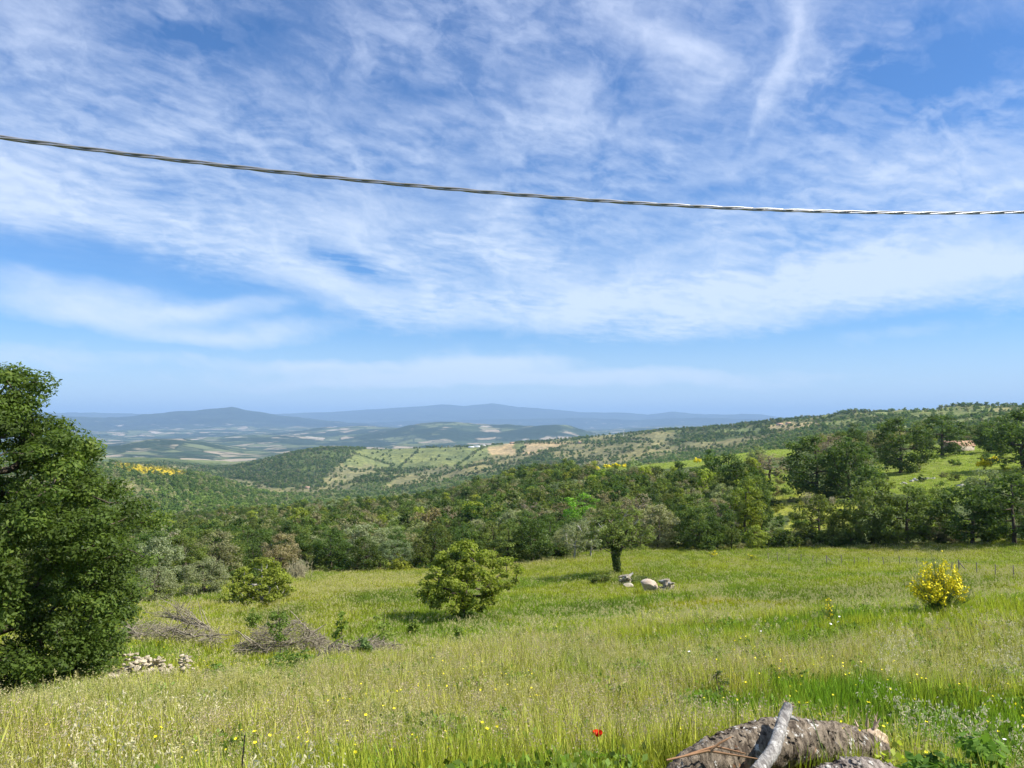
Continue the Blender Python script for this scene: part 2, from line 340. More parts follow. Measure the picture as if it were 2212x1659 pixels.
def cover(x, y, z):
    """albedo and tree density at terrain points"""
    r = np.hypot(x, y); u, v = project(x, y, z)
    front = (y > 0) & (np.abs(x) < y * 1.1)
    n = fbm(x / 60, y / 60, 21, 4)[..., None]; n2 = fbm(x / 240, y / 240, 25, 4)[..., None]
    k = np.clip((n - 0.35) * 3, 0, 1)
    alb = GRASS * (1 - k * 0.5) + GRASS2 * (k * 0.5)
    w = WOOD + (WOOD2 - WOOD) * np.clip(n2 * 1.6 - 0.3, 0, 1)
    rr = r[..., None]
    edge_r = np.interp(u, [0, 330, 480, 650, 1015, 1325, 1700, 2212], [62, 76, 82, 92, 94, 99, 109, 109])[..., None]
    alb = np.where(rr > edge_r, w, alb)
    dens = np.where(r > edge_r[..., 0], 1.0, 0.0)
    # scattered openings in the middle distance hills
    op = (n2[..., 0] > 0.60) & (r > 900)
    alb = np.where(op[..., None], SCRUB * (0.8 + 0.5 * n), alb); dens = np.where(op, 0.15, dens)
    right = (r > 1100) & (r < 3600) & (u > 1780)
    op2 = right & (n[..., 0] + 0.5 * n2[..., 0] > 0.80)
    alb = np.where(op2[..., None], FIELD * (0.8 + 0.5 * n), alb); dens = np.where(op2, 0.12, dens)
    for (r0, r1), poly, col, dn in REGIONS:
        vj = v + (fbm(x / 25, y / 25, 31, 3) - 0.5) * 4; uj = u + (fbm(x / 25, y / 25, 37, 3) - 0.5) * 12
        m = in_poly(uj, vj, poly) & (r > r0) & (r < r1) & front
        alb = np.where(m[..., None], np.asarray(col) * (0.85 + 0.3 * n), alb); dens = np.where(m, dn, dens)
    clumps = np.clip((fbm(x / 55, y / 55, 97, 3) - 0.36) / 0.16, 0.12, 1); dens = np.where(r > 1500, dens * clumps, dens)
    # plain: fields are set in the material; here the woods between them
    pl = r > 4200
    alb = np.where(pl[..., None], FIELD * (0.9 + 0.2 * n), alb); dens = np.where(pl, 0.0, dens)
    return alb, dens

def new_mesh(name, verts, faces_flat, loop_total, mat=None, smooth=False):
    me = bpy.data.meshes.new(name)
    verts = np.asarray(verts, np.float32); faces_flat = np.asarray(faces_flat, np.int32); loop_total = np.asarray(loop_total, np.int32)
    me.vertices.add(len(verts)); me.vertices.foreach_set('co', verts.ravel())
    me.loops.add(len(faces_flat)); me.loops.foreach_set('vertex_index', faces_flat)
    me.polygons.add(len(loop_total))
    st = np.concatenate([[0], np.cumsum(loop_total)[:-1]]).astype(np.int32)
    me.polygons.foreach_set('loop_start', st); me.polygons.foreach_set('loop_total', loop_total)
    if smooth: me.polygons.foreach_set('use_smooth', np.ones(len(loop_total), bool))
    me.update(calc_edges=True)
    if mat: me.materials.append(mat)
    return me
def link(name, data, parent=None, **props):
    o = bpy.data.objects.new(name, data); COL.objects.link(o)
    if parent: o.parent = parent
    for k, v in props.items(): o[k] = v
    return o
def point_attr(me, name, typ, data, dom='POINT'):
    a = me.attributes.new(name, typ, dom)
    key = {'FLOAT': 'value', 'INT': 'value', 'FLOAT_VECTOR': 'vector', 'FLOAT_COLOR': 'color'}[typ]
    a.data.foreach_set(key, np.asarray(data, np.int32 if typ == 'INT' else np.float32).ravel())

def material(name):
    m = bpy.data.materials.new(name); m.use_nodes = True; m.node_tree.nodes.clear()
    g = NT(m.node_tree); out = g.node('ShaderNodeOutputMaterial'); return m, g, out
def principled(g, out, col, rough=0.9, spec=0.2, bump=None, bump_d=0.02, bump_s=0.5):
    b = g.node('ShaderNodeBsdfPrincipled'); g.put(b.inputs['Base Color'], col); g.put(b.inputs['Roughness'], rough)
    b.inputs['Specular IOR Level'].default_value = spec
    if bump is not None:
        n = g.node('ShaderNodeBump'); n.inputs['Distance'].default_value = bump_d; n.inputs['Strength'].default_value = bump_s
        g.put(n.inputs['Height'], bump); g.l.new(n.outputs[0], b.inputs['Normal'])
    g.l.new(b.outputs[0], out.inputs[0]); return b

def ground_material(kind):
    m, g, out = material(kind)
    pos = g.node('ShaderNodeNewGeometry').outputs['Position']
    alb = g.attr('alb')[0]
    if kind == 'meadow_soil':
        n = g.noise(pos, 1.7, 5, 0.6); n2 = g.noise(pos, 0.13, 3, 0.5)
        c = g.mix(g.ramp(n, 0.35, 0.7), (0.085, 0.085, 0.028, 1), (0.15, 0.165, 0.04, 1))
        c = g.mix(g.ramp(n2, 0.45, 0.65, 0, 0.4), c, (0.17, 0.15, 0.06, 1))
        principled(g, out, c, 1.0, 0.05, g.noise(pos, 9.0, 4, 0.6), 0.06, 0.8)
    elif kind == 'slope_cover':
        n = g.noise(pos, 0.5, 6, 0.62); n2 = g.noise(pos, 0.035, 5, 0.55)
        c = g.mix(1.0, alb, g.mix(g.ramp(n, 0.3, 0.7), (0.62, 0.66, 0.6, 1), (1.3, 1.25, 1.2, 1)), 'MULTIPLY')
        c = g.mix(g.ramp(n2, 0.5, 0.7, 0, 0.35), c, (0.16, 0.15, 0.06, 1))
        principled(g, out, c, 1.0, 0.03, g.noise(pos, 0.6, 5, 0.6), 0.8, 0.6)
    elif kind == 'hill_cover':
        n = g.noise(pos, 0.06, 6, 0.65); n2 = g.noise(pos, 0.008, 4, 0.55)
        c = g.mix(1.0, alb, g.mix(g.ramp(n, 0.32, 0.68), (0.62, 0.66, 0.62, 1), (1.35, 1.3, 1.2, 1)), 'MULTIPLY')
        c = g.mix(1.0, c, g.mix(g.ramp(n2, 0.3, 0.7), (0.75, 0.8, 0.8, 1), (1.2, 1.15, 1.0, 1)), 'MULTIPLY')
        principled(g, out, c, 1.0, 0.0, g.noise(pos, 0.09, 4, 0.6), 5.0, 0.7)
    else:  # plain: patchwork of fields, hedges and woods
        warp = g.vec('MULTIPLY', g.vec('SUBTRACT', g.noise(pos, 0.0016, 3, 0.5, col=True), (0.5, 0.5, 0.5)), (500, 500, 0))
        pw = g.vec('MULTIPLY', g.vec('ADD', pos, warp), (1, 0.72, 0))
        v = g.node('ShaderNodeTexVoronoi', feature='F1', voronoi_dimensions='2D'); g.put(v.inputs['Vector'], pw); v.inputs['Scale'].default_value = 0.0058
        e = g.node('ShaderNodeTexVoronoi', feature='DISTANCE_TO_EDGE', voronoi_dimensions='2D'); g.put(e.inputs['Vector'], pw); e.inputs['Scale'].default_value = 0.0058
        cell = g.sep(v.outputs['Color'])
        c = g.mix(g.ramp(cell[0], 0.30, 0.62), (0.055, 0.085, 0.045, 1), (0.145, 0.17, 0.085, 1))
        c = g.mix(g.ramp(cell[1], 0.66, 0.90), c, (0.34, 0.285, 0.20, 1))
        c = g.mix(g.ramp(cell[2], 0.95, 0.99), c, (0.42, 0.37, 0.29, 1))
        wood = g.noise(pos, 0.0011, 6, 0.6)
        c = g.mix(g.ramp(e.outputs['Distance'], 0.035, 0.07, 0.9, 0), c, (0.035, 0.055, 0.03, 1))
        c = g.mix(g.ramp(wood, 0.46, 0.53), c, (0.034, 0.055, 0.032, 1))
        chalk = g.mul(g.ramp(g.noise(pos, 0.0075, 6, 0.7), 0.60, 0.66), g.ramp(g.noise(pos, 0.0006, 2, 0.5), 0.50, 0.58))
        c = g.mix(chalk, c, (0.48, 0.43, 0.36, 1))
        principled(g, out, c, 1.0, 0.0, g.noise(pos, 0.004, 5, 0.6), 60.0, 0.5)
    return m

def build_ground():
    n_az, n_r = len(AZ), len(RK)
    X = np.sin(_AZ2) * _R2; Y = np.cos(_AZ2) * _R2
    alb, _ = cover(X, Y, ZG)
    bounds = [('meadow', 0, np.searchsorted(RK, 110), 'meadow_soil'), ('wooded_slope', np.searchsorted(RK, 110), np.searchsorted(RK, 760), 'slope_cover'),
              ('hills', np.searchsorted(RK, 760), np.searchsorted(RK, 4300), 'hill_cover'), ('plain', np.searchsorted(RK, 4300), n_r - 1, 'plain_fields')]
    labels = {'meadow': 'sloping green meadow in front of the woods', 'wooded_slope': 'ground of the wooded slope beyond the meadow',
              'hills': 'green rolling hills in the middle distance', 'plain': 'hazy plain of patchwork fields below the mountains'}
    for name, j0, j1, mk in bounds:
        nr = j1 - j0 + 1
        V = np.stack([X[:, j0:j1 + 1], Y[:, j0:j1 + 1], ZG[:, j0:j1 + 1]], -1).reshape(-1, 3)
        a = np.concatenate([alb[:, j0:j1 + 1], np.ones((n_az, nr, 1))], -1).reshape(-1, 4)
        i = np.arange(n_az)[:, None]; j = np.arange(nr - 1)[None, :]; i2 = (i + 1) % n_az
        q = np.stack([i * nr + j, i * nr + j + 1, i2 * nr + j + 1, i2 * nr + j], -1)[..., ::-1].reshape(-1, 4)
        me = new_mesh(name, V, q.ravel(), np.full(len(q), 4), ground_material(mk), smooth=True)
        point_attr(me, 'alb', 'FLOAT_COLOR', a)
        link(name, me, None, kind='structure', label=labels[name], category='ground')
build_ground()

# ------------------------------------------------------------------ mountains on the skyline
def mountain_material():
    m, g, out = material('mountain_cover')
    pos = g.node('ShaderNodeNewGeometry').outputs['Position']
    n = g.noise(pos, 0.0009, 6, 0.6); n2 = g.noise(pos, 0.0030, 4, 0.6)
    c = g.mix(g.ramp(n, 0.4, 0.65), (0.02, 0.034, 0.022, 1), (0.04, 0.058, 0.034, 1))
    lo = g.ramp(g.sep(pos)[2], -260, 60, 1, 0)
    c = g.mix(g.mul(g.ramp(n2, 0.62, 0.68, 0, 0.8), lo), c, (0.5, 0.45, 0.38, 1))
    principled(g, out, c, 1.0, 0.0, g.noise(pos, 0.0012, 6, 0.62), 220.0, 0.8)
    return m
def build_mountain(name, label, prof, dist, depth, mat, seed, gain=1.0):
    us = np.arange(prof[0][0], prof[-1][0] + 1, 4.0)
    vs = np.interp(us, [p[0] for p in prof], [p[1] for p in prof])
    vs = HORIZON - (HORIZON - vs) * gain + (fbm(us / 22, us * 0 + 3, seed, 4) - 0.5) * 3.0
    T = np.linspace(-1, 1, 41)
    V = []
    for u, v in zip(us, vs):
        a, t = ray(u, v); top = t * dist; base = -330.0
        for k in T:
            r = dist + k * depth
            sh = (1 - abs(k)) ** 1.0
            x, y = math.sin(a) * r, math.cos(a) * r
            V.append((x, y, base + (top - base) * sh))
    V = np.array(V); k = np.abs(np.tile(T, len(us)))
    V[:, 2] += (fbm(V[:, 0] / 2600, V[:, 1] / 2600, seed + 5, 5) - 0.5) * 260 * np.sin(np.pi * np.clip(k, 0, 1)) * np.clip((V[:, 2] + 330) / 300, 0, 1)
    nt = len(T); i = np.arange(len(us) - 1)[:, None]; j = np.arange(nt - 1)[None, :]
    q = np.stack([i * nt + j, i * nt + j + 1, (i + 1) * nt + j + 1, (i + 1) * nt + j], -1)[..., ::-1].reshape(-1, 4)
    me = new_mesh(name, V, q.ravel(), np.full(len(q), 4), mat, smooth=True)
    link(name, me, None, kind='structure', label=label, category='mountain')
mm = mountain_material()
build_mountain('mountain_range', 'pale blue mountain range along the right of the horizon',
    [(-500,897),(-200,893),(60,895),(190,893),(330,897),(480,897),(590,896),(700,893),(780,889),(850,885),(930,881),(970,879),(1000,883),(1060,877),(1100,882),(1180,887),(1260,893),(1330,893),(1400,897),(1450,892),(1520,897),(1640,896),(1700,903),(1850,905),(2100,900),(2500,897),(2900,900)], 32000, 6000, mm, 50, 1.22)
build_mountain('long_mountain', 'long blue mountain with a rounded peak at the left of the horizon',
    [(-350,915),(-150,903),(60,899),(190,901),(250,902),(330,895),(370,891),(430,888),(480,883),(500,881),(530,887),(560,891),(600,897),(680,906),(760,912),(860,920)], 20000, 3600, mm, 60, 1.1)
build_mountain('low_mountain', 'low blue ridge below the mountain range',
    [(560,920),(680,912),(800,913),(900,909),(1000,908),(1120,905),(1260,903),(1380,907),(1500,902),(1620,905),(1720,911),(1900,916)], 24500, 3000, mm, 70)

# ------------------------------------------------------------------ haze
def build_haze():
    m, g, out = material('haze_air')
    v = g.node('ShaderNodeVolumePrincipled'); v.inputs['Color'].default_value = (0.45, 0.69, 1.0, 1)
    v.inputs['Density'].default_value = 4.9e-5; v.inputs['Anisotropy'].default_value = 0.0
    g.l.new(v.outputs[0], out.inputs['Volume'])
    z0, z1, s = min(float(ZG.min()), -330.0) - 1.5, 760.0, 62000.0
    V = [(x, y, z) for z in (z0, z1) for y in (-s, s) for x in (-s, s)]
    Fq = [(0,2,3,1),(4,5,7,6),(0,1,5,4),(2,6,7,3),(0,4,6,2),(1,3,7,5)]
    me = new_mesh('haze', V, np.array(Fq).ravel(), [4] * 6, m)
    link('haze', me, None, kind='stuff', label='thin blue haze over the hills and plain')
build_haze()
# ------------------------------------------------------------------ plant materials
def leaf_material(name, inst=False, trans=0.42, gloss=0.10, rough=0.5, vary=0.45, size=None):
    """leaf colour comes from the plant itself (object colour or the scatter point's tint), each leaf a little different"""
    m, g, out = material(name)
    if inst: base = g.attr('tint', 'INSTANCER')[0]
    else: base = g.node('ShaderNodeObjectInfo').outputs['Color']
    lv = g.attr('lv')[2]
    k = g.ramp(lv, 0, 1, 1.0 - vary, 1.0 + vary, smooth=False)
    c = g.mix(1.0, base, g.xyz(k, k, k), 'MULTIPLY')
    c = g.mix(g.ramp(lv, 0.72, 1.0, 0, 0.40), c, (0.24, 0.26, 0.045, 1))
    b = g.node('ShaderNodeBsdfPrincipled'); g.put(b.inputs['Base Color'], c); b.inputs['Roughness'].default_value = rough
    b.inputs['Specular IOR Level'].default_value = gloss
    t = g.node('ShaderNodeBsdfTranslucent'); g.put(t.inputs[0], g.mix(1.0, c, (1.25, 1.35, 0.6, 1), 'MULTIPLY'))
    mx = g.node('ShaderNodeMixShader'); mx.inputs[0].default_value = trans
    g.l.new(b.outputs[0], mx.inputs[1]); g.l.new(t.outputs[0], mx.inputs[2]); g.l.new(mx.outputs[0], out.inputs[0])
    return m
def bark_material(name, c1, c2, scale=6.0, bump=0.03):
    m, g, out = material(name)
    tc = g.node('ShaderNodeTexCoord').outputs['Object']
    n = g.noise(g.vec('MULTIPLY', tc, (1, 1, 0.35)), scale, 6, 0.65); n2 = g.noise(tc, scale * 0.4, 3, 0.5)
    c = g.mix(g.ramp(n, 0.32, 0.68), c1, c2)
    c = g.mix(g.ramp(n2, 0.6, 0.75, 0, 0.5), c, (0.30, 0.30, 0.24, 1))
    principled(g, out, c, 0.95, 0.1, n, bump, 0.9)
    return m
def plain_material(name, col, rough=0.9, spec=0.2, noise=None, amt=0.25, inst=False):
    m, g, out = material(name)
    tc = g.node('ShaderNodeTexCoord').outputs['Object']
    n = g.noise(tc, noise or 8.0, 5, 0.6)
    base = (*col, 1)
    if inst: base = g.attr('tint', 'INSTANCER')[0]
    k = g.ramp(n, 0.25, 0.75, 1 - amt, 1 + amt)
    c = g.mix(1.0, base, g.xyz(k, k, k), 'MULTIPLY')
    principled(g, out, c, rough, spec); return m
LEAF = leaf_material('leaf'); LEAF_I = leaf_material('leaf_of_wood', inst=True, gloss=0.05, rough=0.6)
LEAF_OAK = leaf_material('oak_leaf', trans=0.42, gloss=0.14, rough=0.45, vary=0.6)
BLADE = leaf_material('grass_blade', inst=True, trans=0.38, gloss=0.10, rough=0.5, vary=0.72)
BARK = bark_material('bark', (0.045, 0.036, 0.026, 1), (0.14, 0.115, 0.085, 1))
BARK_PALE = bark_material('pale_bark', (0.28, 0.26, 0.22, 1), (0.52, 0.49, 0.43, 1))
TWIG = bark_material('dead_twig', (0.15, 0.125, 0.085, 1), (0.40, 0.355, 0.265, 1), 9.0, 0.01)
FLOWER_Y = plain_material('yellow_petal', (0.86, 0.74, 0.02), 0.6, 0.2, 20, 0.15)
FLOWER_W = plain_material('white_petal', (0.78, 0.76, 0.72), 0.7, 0.2, 20, 0.1)
STEM = plain_material('green_stem', (0.10, 0.16, 0.035), 0.7, 0.2, 9, 0.25)

# ------------------------------------------------------------------ mesh building blocks
class Geo:
    """collects polygons, then becomes one mesh"""
    def __init__(s): s.v = []; s.f = []; s.n = 0; s.lt = []; s.lv = []; s.mi = []
    def add(s, V, Q, lv=None, mi=0):
        V = np.asarray(V, float); Q = np.asarray(Q, int)
        s.v.append(V); s.f.append((Q + s.n).ravel()); s.lt.append(np.full(len(Q), Q.shape[1])); s.n += len(V)
        s.lv.append(np.full(len(Q), 0.5) if lv is None else np.broadcast_to(np.asarray(lv, float), (len(Q),)))
        s.mi.append(np.full(len(Q), mi))
    def mesh(s, name, mats, smooth=False):
        V = np.concatenate(s.v); Fl = np.concatenate(s.f); L = np.concatenate(s.lt)
        me = new_mesh(name, V, Fl, L, None, smooth)
        for m in (mats if isinstance(mats, (list, tuple)) else [mats]): me.materials.append(m)
        me.polygons.foreach_set('material_index', np.concatenate(s.mi).astype(np.int32))
        point_attr(me, 'lv', 'FLOAT', np.concatenate(s.lv), 'FACE')
        return me
def unit(a): return a / (np.linalg.norm(a, axis=-1, keepdims=True) + 1e-9)
def leaves(g, rng, pos, nrm, length, width, lv, mi=0):
    """one rhombus leaf for each position"""
    n = len(pos); nrm = unit(nrm)
    t = unit(np.cross(nrm, rng.normal(size=(n, 3)))); b = np.cross(nrm, t)
    L = (np.asarray(length) * np.ones(n))[:, None] * 0.5; Wd = (np.asarray(width) * np.ones(n))[:, None] * 0.5
    V = np.stack([pos - t * L, pos + b * Wd + t * L * 0.1, pos + t * L, pos - b * Wd + t * L * 0.1], 1).reshape(-1, 3)
    g.add(V, np.arange(4 * n).reshape(n, 4), lv, mi)
def tubes(g, p0, p1, r0, r1, sides=5, lv=0.5, mi=0, cap=False):
    """a tapered tube for every pair of points"""
    p0 = np.asarray(p0, float); p1 = np.asarray(p1, float); n = len(p0)
    if n == 0: return
    d = unit(p1 - p0); a = np.where(np.abs(d[:, 2:3]) < 0.9, [[0, 0, 1.0]], [[1.0, 0, 0]])
    x = unit(np.cross(d, a)); y = np.cross(d, x)
    th = np.linspace(0, 2 * np.pi, sides, endpoint=False)
    ring = x[:, None, :] * np.cos(th)[None, :, None] + y[:, None, :] * np.sin(th)[None, :, None]
    A = p0[:, None, :] + ring * (np.asarray(r0) * np.ones(n))[:, None, None]; B = p1[:, None, :] + ring * (np.asarray(r1) * np.ones(n))[:, None, None]
    V = np.concatenate([A, B], 1).reshape(-1, 3)
    i = np.arange(sides); j = (i + 1) % sides
    q = np.stack([i, j, j + sides, i + sides], 1)[None] + (np.arange(n) * 2 * sides)[:, None, None]
    if np.ndim(lv): lv = np.repeat(lv, sides)
    g.add(V, q.reshape(-1, 4), lv, mi)
    if cap:
        c = (np.arange(sides) + sides)[None] + (np.arange(n) * 2 * sides)[:, None]
        g.f.append((c + g.n - len(V)).ravel()); g.lt.append(np.full(n, sides)); g.lv.append(np.full(n, 0.5)); g.mi.append(np.full(n, mi))
def polytube(g, pts, radii, sides=6, lv=0.5, mi=0, cap=True):
    """one continuous tube along a polyline"""
    pts = np.asarray(pts, float); n = len(pts); radii = np.asarray(radii) * np.ones(n)
    d = unit(np.gradient(pts, axis=0)); V = []
    up = np.array([0.3, 0.2, 1.0]) if abs(d[0][2]) < 0.9 else np.array([1.0, 0.2, 0.1])
    x = unit(np.cross(d[0], up)); th = np.linspace(0, 2 * np.pi, sides, endpoint=False)
    for i in range(n):
        x = unit(x - d[i] * np.dot(x, d[i])); y = np.cross(d[i], x)
        V.append(pts[i] + radii[i] * (np.cos(th)[:, None] * x + np.sin(th)[:, None] * y))
    V = np.concatenate(V); i = np.arange(n - 1)[:, None] * sides; j = np.arange(sides)[None]; k = (j + 1) % sides
    q = np.stack([i + j, i + k, i + k + sides, i + j + sides], -1).reshape(-1, 4)
    g.add(V, q, lv, mi)
    if cap and sides == 4: g.add(V[-4:], [[0, 1, 2, 3]], lv, mi)
    elif cap:
        c = pts[-1]; Vc = np.concatenate([V[-sides:], [c]]); tri = [[a, (a + 1) % sides, sides] for a in range(sides)]
        g.add(Vc, tri, lv, mi)
        c = pts[0]; Vc = np.concatenate([V[:sides], [c]]); tri = [[(a + 1) % sides, a, sides] for a in range(sides)]
        g.add(Vc, tri, lv, mi)

def grow(seed, prof, ncl, rcl, nleaf, leaf, trunk_r, trunk_top, flat=0.65, hollow=0.35, lean=(0, 0), wood=True, leaf_w=0.55, up=0.55, tip=0.012, zmin=None, irregular=0.30, nz=0.35, sides=5, leafmat=0, wexp=1.6):
    """a tree: clusters of leaves spread through a crown profile [(height, radius)], hung on a branching skeleton. Returns (wood Geo, leaf Geo)"""
    rng = np.random.default_rng(seed)
    zs = np.array([p[0] for p in prof], float); rs = np.array([p[1] for p in prof], float)
    zz = np.linspace(zs[0], zs[-1], 80); rr = np.interp(zz, zs, rs); w = rr ** wexp + 1e-4; w /= w.sum()
    z = rng.choice(zz, ncl, p=w) + rng.normal(0, (zs[-1] - zs[0]) / 90, ncl)
    th = rng.uniform(0, 2 * np.pi, ncl)
    R = np.interp(z, zs, rs) * np.sqrt(rng.uniform(hollow ** 2, 1, ncl))
    R *= 1 + irregular * (fbm(np.cos(th) * 1.3 + 5, np.sin(th) * 1.3 + z * nz, seed, 3) - 0.5) * 2
    ax = lambda h: np.stack([lean[0] * (h / trunk_top), lean[1] * (h / trunk_top)], -1)
    A = ax(np.minimum(z, trunk_top * 1.2))
    C = np.stack([A[:, 0] + R * np.cos(th), A[:, 1] + R * np.sin(th), z], 1)
    # skeleton
    nt = 9; h = np.linspace(0, trunk_top, nt)
    tr = np.concatenate([ax(h) + np.cumsum(rng.normal(0, trunk_top * 0.012, (nt, 2)), 0) * (h > 0)[:, None], h[:, None]], 1)
    pts = [p for p in tr]; par = [-1] + list(range(nt - 1)); mid_of = {}
    i0 = max(1, int(nt * 0.3))
    order = np.argsort(np.linalg.norm(C[:, :2] - A, axis=1) + np.abs(C[:, 2] - trunk_top * 0.7) * 0.5)
    for ci in order:
        c = C[ci]; arr = np.array(pts[i0:])
        dv = c - arr; dist = np.linalg.norm(dv, axis=1) + np.maximum(0, arr[:, 2] - c[2]) * 0.8
        k = int(np.argmin(dist)) + i0; p = np.array(pts[k]); dd = np.linalg.norm(c - p)
        last = k
        nseg = 2 if dd > 0.6 else 1
        for s_ in range(1, nseg + 1):
            t = s_ / nseg; m = p + (c - p) * t
            if s_ < nseg: m = m + rng.normal(0, dd * 0.10, 3) + np.array([0, 0, -dd * 0.04])
            pts.append(m); par.append(last); last = len(pts) - 1
    cnt = np.ones(len(pts))
    for i in range(len(pts) - 1, 0, -1):
        if par[i] >= 0: cnt[par[i]] += cnt[i]
    rad = tip * np.sqrt(cnt); rad = rad * (trunk_r / rad[0]) ** (np.clip(np.log(cnt) / np.log(cnt[0]), 0, 1))
    pts = np.array(pts); par = np.array(par)
    gw = Geo(); gl = Geo()
    if wood:
        e = np.arange(1, len(pts)); r1 = rad[e]; r0 = np.minimum(rad[par[e]], r1 * 1.6)
        r0[:nt - 1] = rad[par[e[:nt - 1]]]; r0[0] *= 1.35
        tubes(gw, pts[par[e]], pts[e], r0, r1, sides)
    # leaves
    rc = rcl * rng.uniform(0.65, 1.3, ncl); nl = np.maximum(3, (nleaf * (rc / rcl) ** 2).astype(int))
    ci = np.repeat(np.arange(ncl), nl); n = len(ci)
    d = unit(rng.normal(size=(n, 3))); rad_ = rng.uniform(0, 1, n) ** 0.45
    off = d * (rc[ci] * rad_)[:, None]; off[:, 2] *= flat
    pos = C[ci] + off
    nrm = d * 0.7 + np.array([0, 0, up]) + rng.normal(0, 0.45, (n, 3))
    cl = rng.uniform(0, 1, ncl)
    lv = np.clip(0.45 * rng.uniform(0, 1, n) + 0.55 * cl[ci], 0, 1)
    sz = leaf * rng.uniform(0.6, 1.35, n)
    if zmin is not None:
        ok = pos[:, 2] > zmin; pos, nrm, sz, lv = pos[ok], nrm[ok], sz[ok], lv[ok]
    leaves(gl, rng, pos, nrm, sz, sz * leaf_w, lv, leafmat)
    return gw, gl

# prototypes used by the scatters live in collections that are never linked to the scene
def proto_collection(name, meshes):
    c = bpy.data.collections.new(name)
    for i, me in enumerate(meshes):
        o = bpy.data.objects.new('%s_%02d' % (name, i), me); c.objects.link(o)
    return c
def scatter(name, coll, pos, rotz, scl, idx, tint, label, category, tilt=None, kind='stuff', parent=None):
    n = len(pos); me = bpy.data.meshes.new(name); me.vertices.add(n)
    me.vertices.foreach_set('co', np.asarray(pos, np.float32).ravel())
    rot = np.zeros((n, 3)); rot[:, 2] = rotz
    if tilt is not None: rot[:, :2] = tilt
    scl = np.asarray(scl, float); scl = np.repeat(scl[:, None], 3, 1) if scl.ndim == 1 else scl
    point_attr(me, 'rot', 'FLOAT_VECTOR', rot); point_attr(me, 'scl', 'FLOAT_VECTOR', scl)
    point_attr(me, 'idx', 'INT', idx); point_attr(me, 'tint', 'FLOAT_COLOR', np.concatenate([tint, np.ones((n, 1))], 1))
    o = link(name, me, parent, kind=kind, label=label)
    if category: o['category'] = category
    ng = bpy.data.node_groups.new(name + '_scatter', 'GeometryNodeTree')
    ng.interface.new_socket('Geometry', in_out='INPUT', socket_type='NodeSocketGeometry'); ng.interface.new_socket('Geometry', in_out='OUTPUT', socket_type='NodeSocketGeometry')
    N, Lk = ng.nodes, ng.links
    gi, go = N.new('NodeGroupInput'), N.new('NodeGroupOutput')
    ci = N.new('GeometryNodeCollectionInfo'); ci.inputs[0].default_value = coll; ci.inputs['Separate Children'].default_value = True; ci.inputs['Reset Children'].default_value = True
    iop = N.new('GeometryNodeInstanceOnPoints'); iop.inputs['Pick Instance'].default_value = True
    def na(nm, typ):
        a = N.new('GeometryNodeInputNamedAttribute'); a.data_type = typ; a.inputs[0].default_value = nm; return a.outputs[0]
    e2r = N.new('FunctionNodeEulerToRotation')
    Lk.new(na('rot', 'FLOAT_VECTOR'), e2r.inputs[0]); Lk.new(e2r.outputs[0], iop.inputs['Rotation'])
    Lk.new(na('scl', 'FLOAT_VECTOR'), iop.inputs['Scale']); Lk.new(na('idx', 'INT'), iop.inputs['Instance Index'])
    Lk.new(gi.outputs[0], iop.inputs['Points']); Lk.new(ci.outputs[0], iop.inputs['Instance']); Lk.new(iop.outputs[0], go.inputs[0])
    md = o.modifiers.new('scatter', 'NODES'); md.node_group = ng
    return o

# ------------------------------------------------------------------ what the camera can see of the ground (with a margin for a step aside)
_tan = (_ZGs + np.interp(RK, [100, 300], [2.0, 14.0])[None, :]) / RK[None, :]
_run = np.maximum.accumulate(_ZGs / RK[None, :], axis=1)
_vis = _tan > _run - np.interp(RK, [5, 50, 400, 3000], [0.15, 0.05, 0.012, 0.003])[None, :]
def visible(x, y):
    r = np.hypot(x, y); a = np.arctan2(x, y)
    i = np.clip(np.searchsorted(_AZs, a), 0, len(_AZs) - 1); j = np.clip(np.searchsorted(RK, r), 0, len(RK) - 1)
    return _vis[i, j]
def wedge(rng, n, r0, r1, half_deg=40.0, power=1.0):
    """random ground positions in the field of view, even over the area (power 1) or thinning outward (power 0)"""
    a = np.radians(rng.uniform(-half_deg, half_deg, n)); t = rng.uniform(0, 1, n)
    r = np.sqrt(r0 ** 2 + t * (r1 ** 2 - r0 ** 2)) if power == 1 else (r0 + t * (r1 - r0) if power == 0.5 else r0 * (r1 / r0) ** t)
    return np.sin(a) * r, np.cos(a) * r
def thin(x, y, dmin):
    """keep a subset with a minimum spacing (spacing may vary from point to point)"""
    cell = {}; keep = []
    dmin = np.asarray(dmin) * np.ones(len(x)); big = dmin.max()
    for i in range(len(x)):
        cx, cy = int(x[i] // big), int(y[i] // big); ok = True
        for a in (-1, 0, 1):
            for b in (-1, 0, 1):
                for j in cell.get((cx + a, cy + b), ()):
                    if (x[i] - x[j]) ** 2 + (y[i] - y[j]) ** 2 < dmin[i] ** 2: ok = False; break
                if not ok: break
            if not ok: break
        if ok: cell.setdefault((cx, cy), []).append(i); keep.append(i)
    return np.array(keep, int)

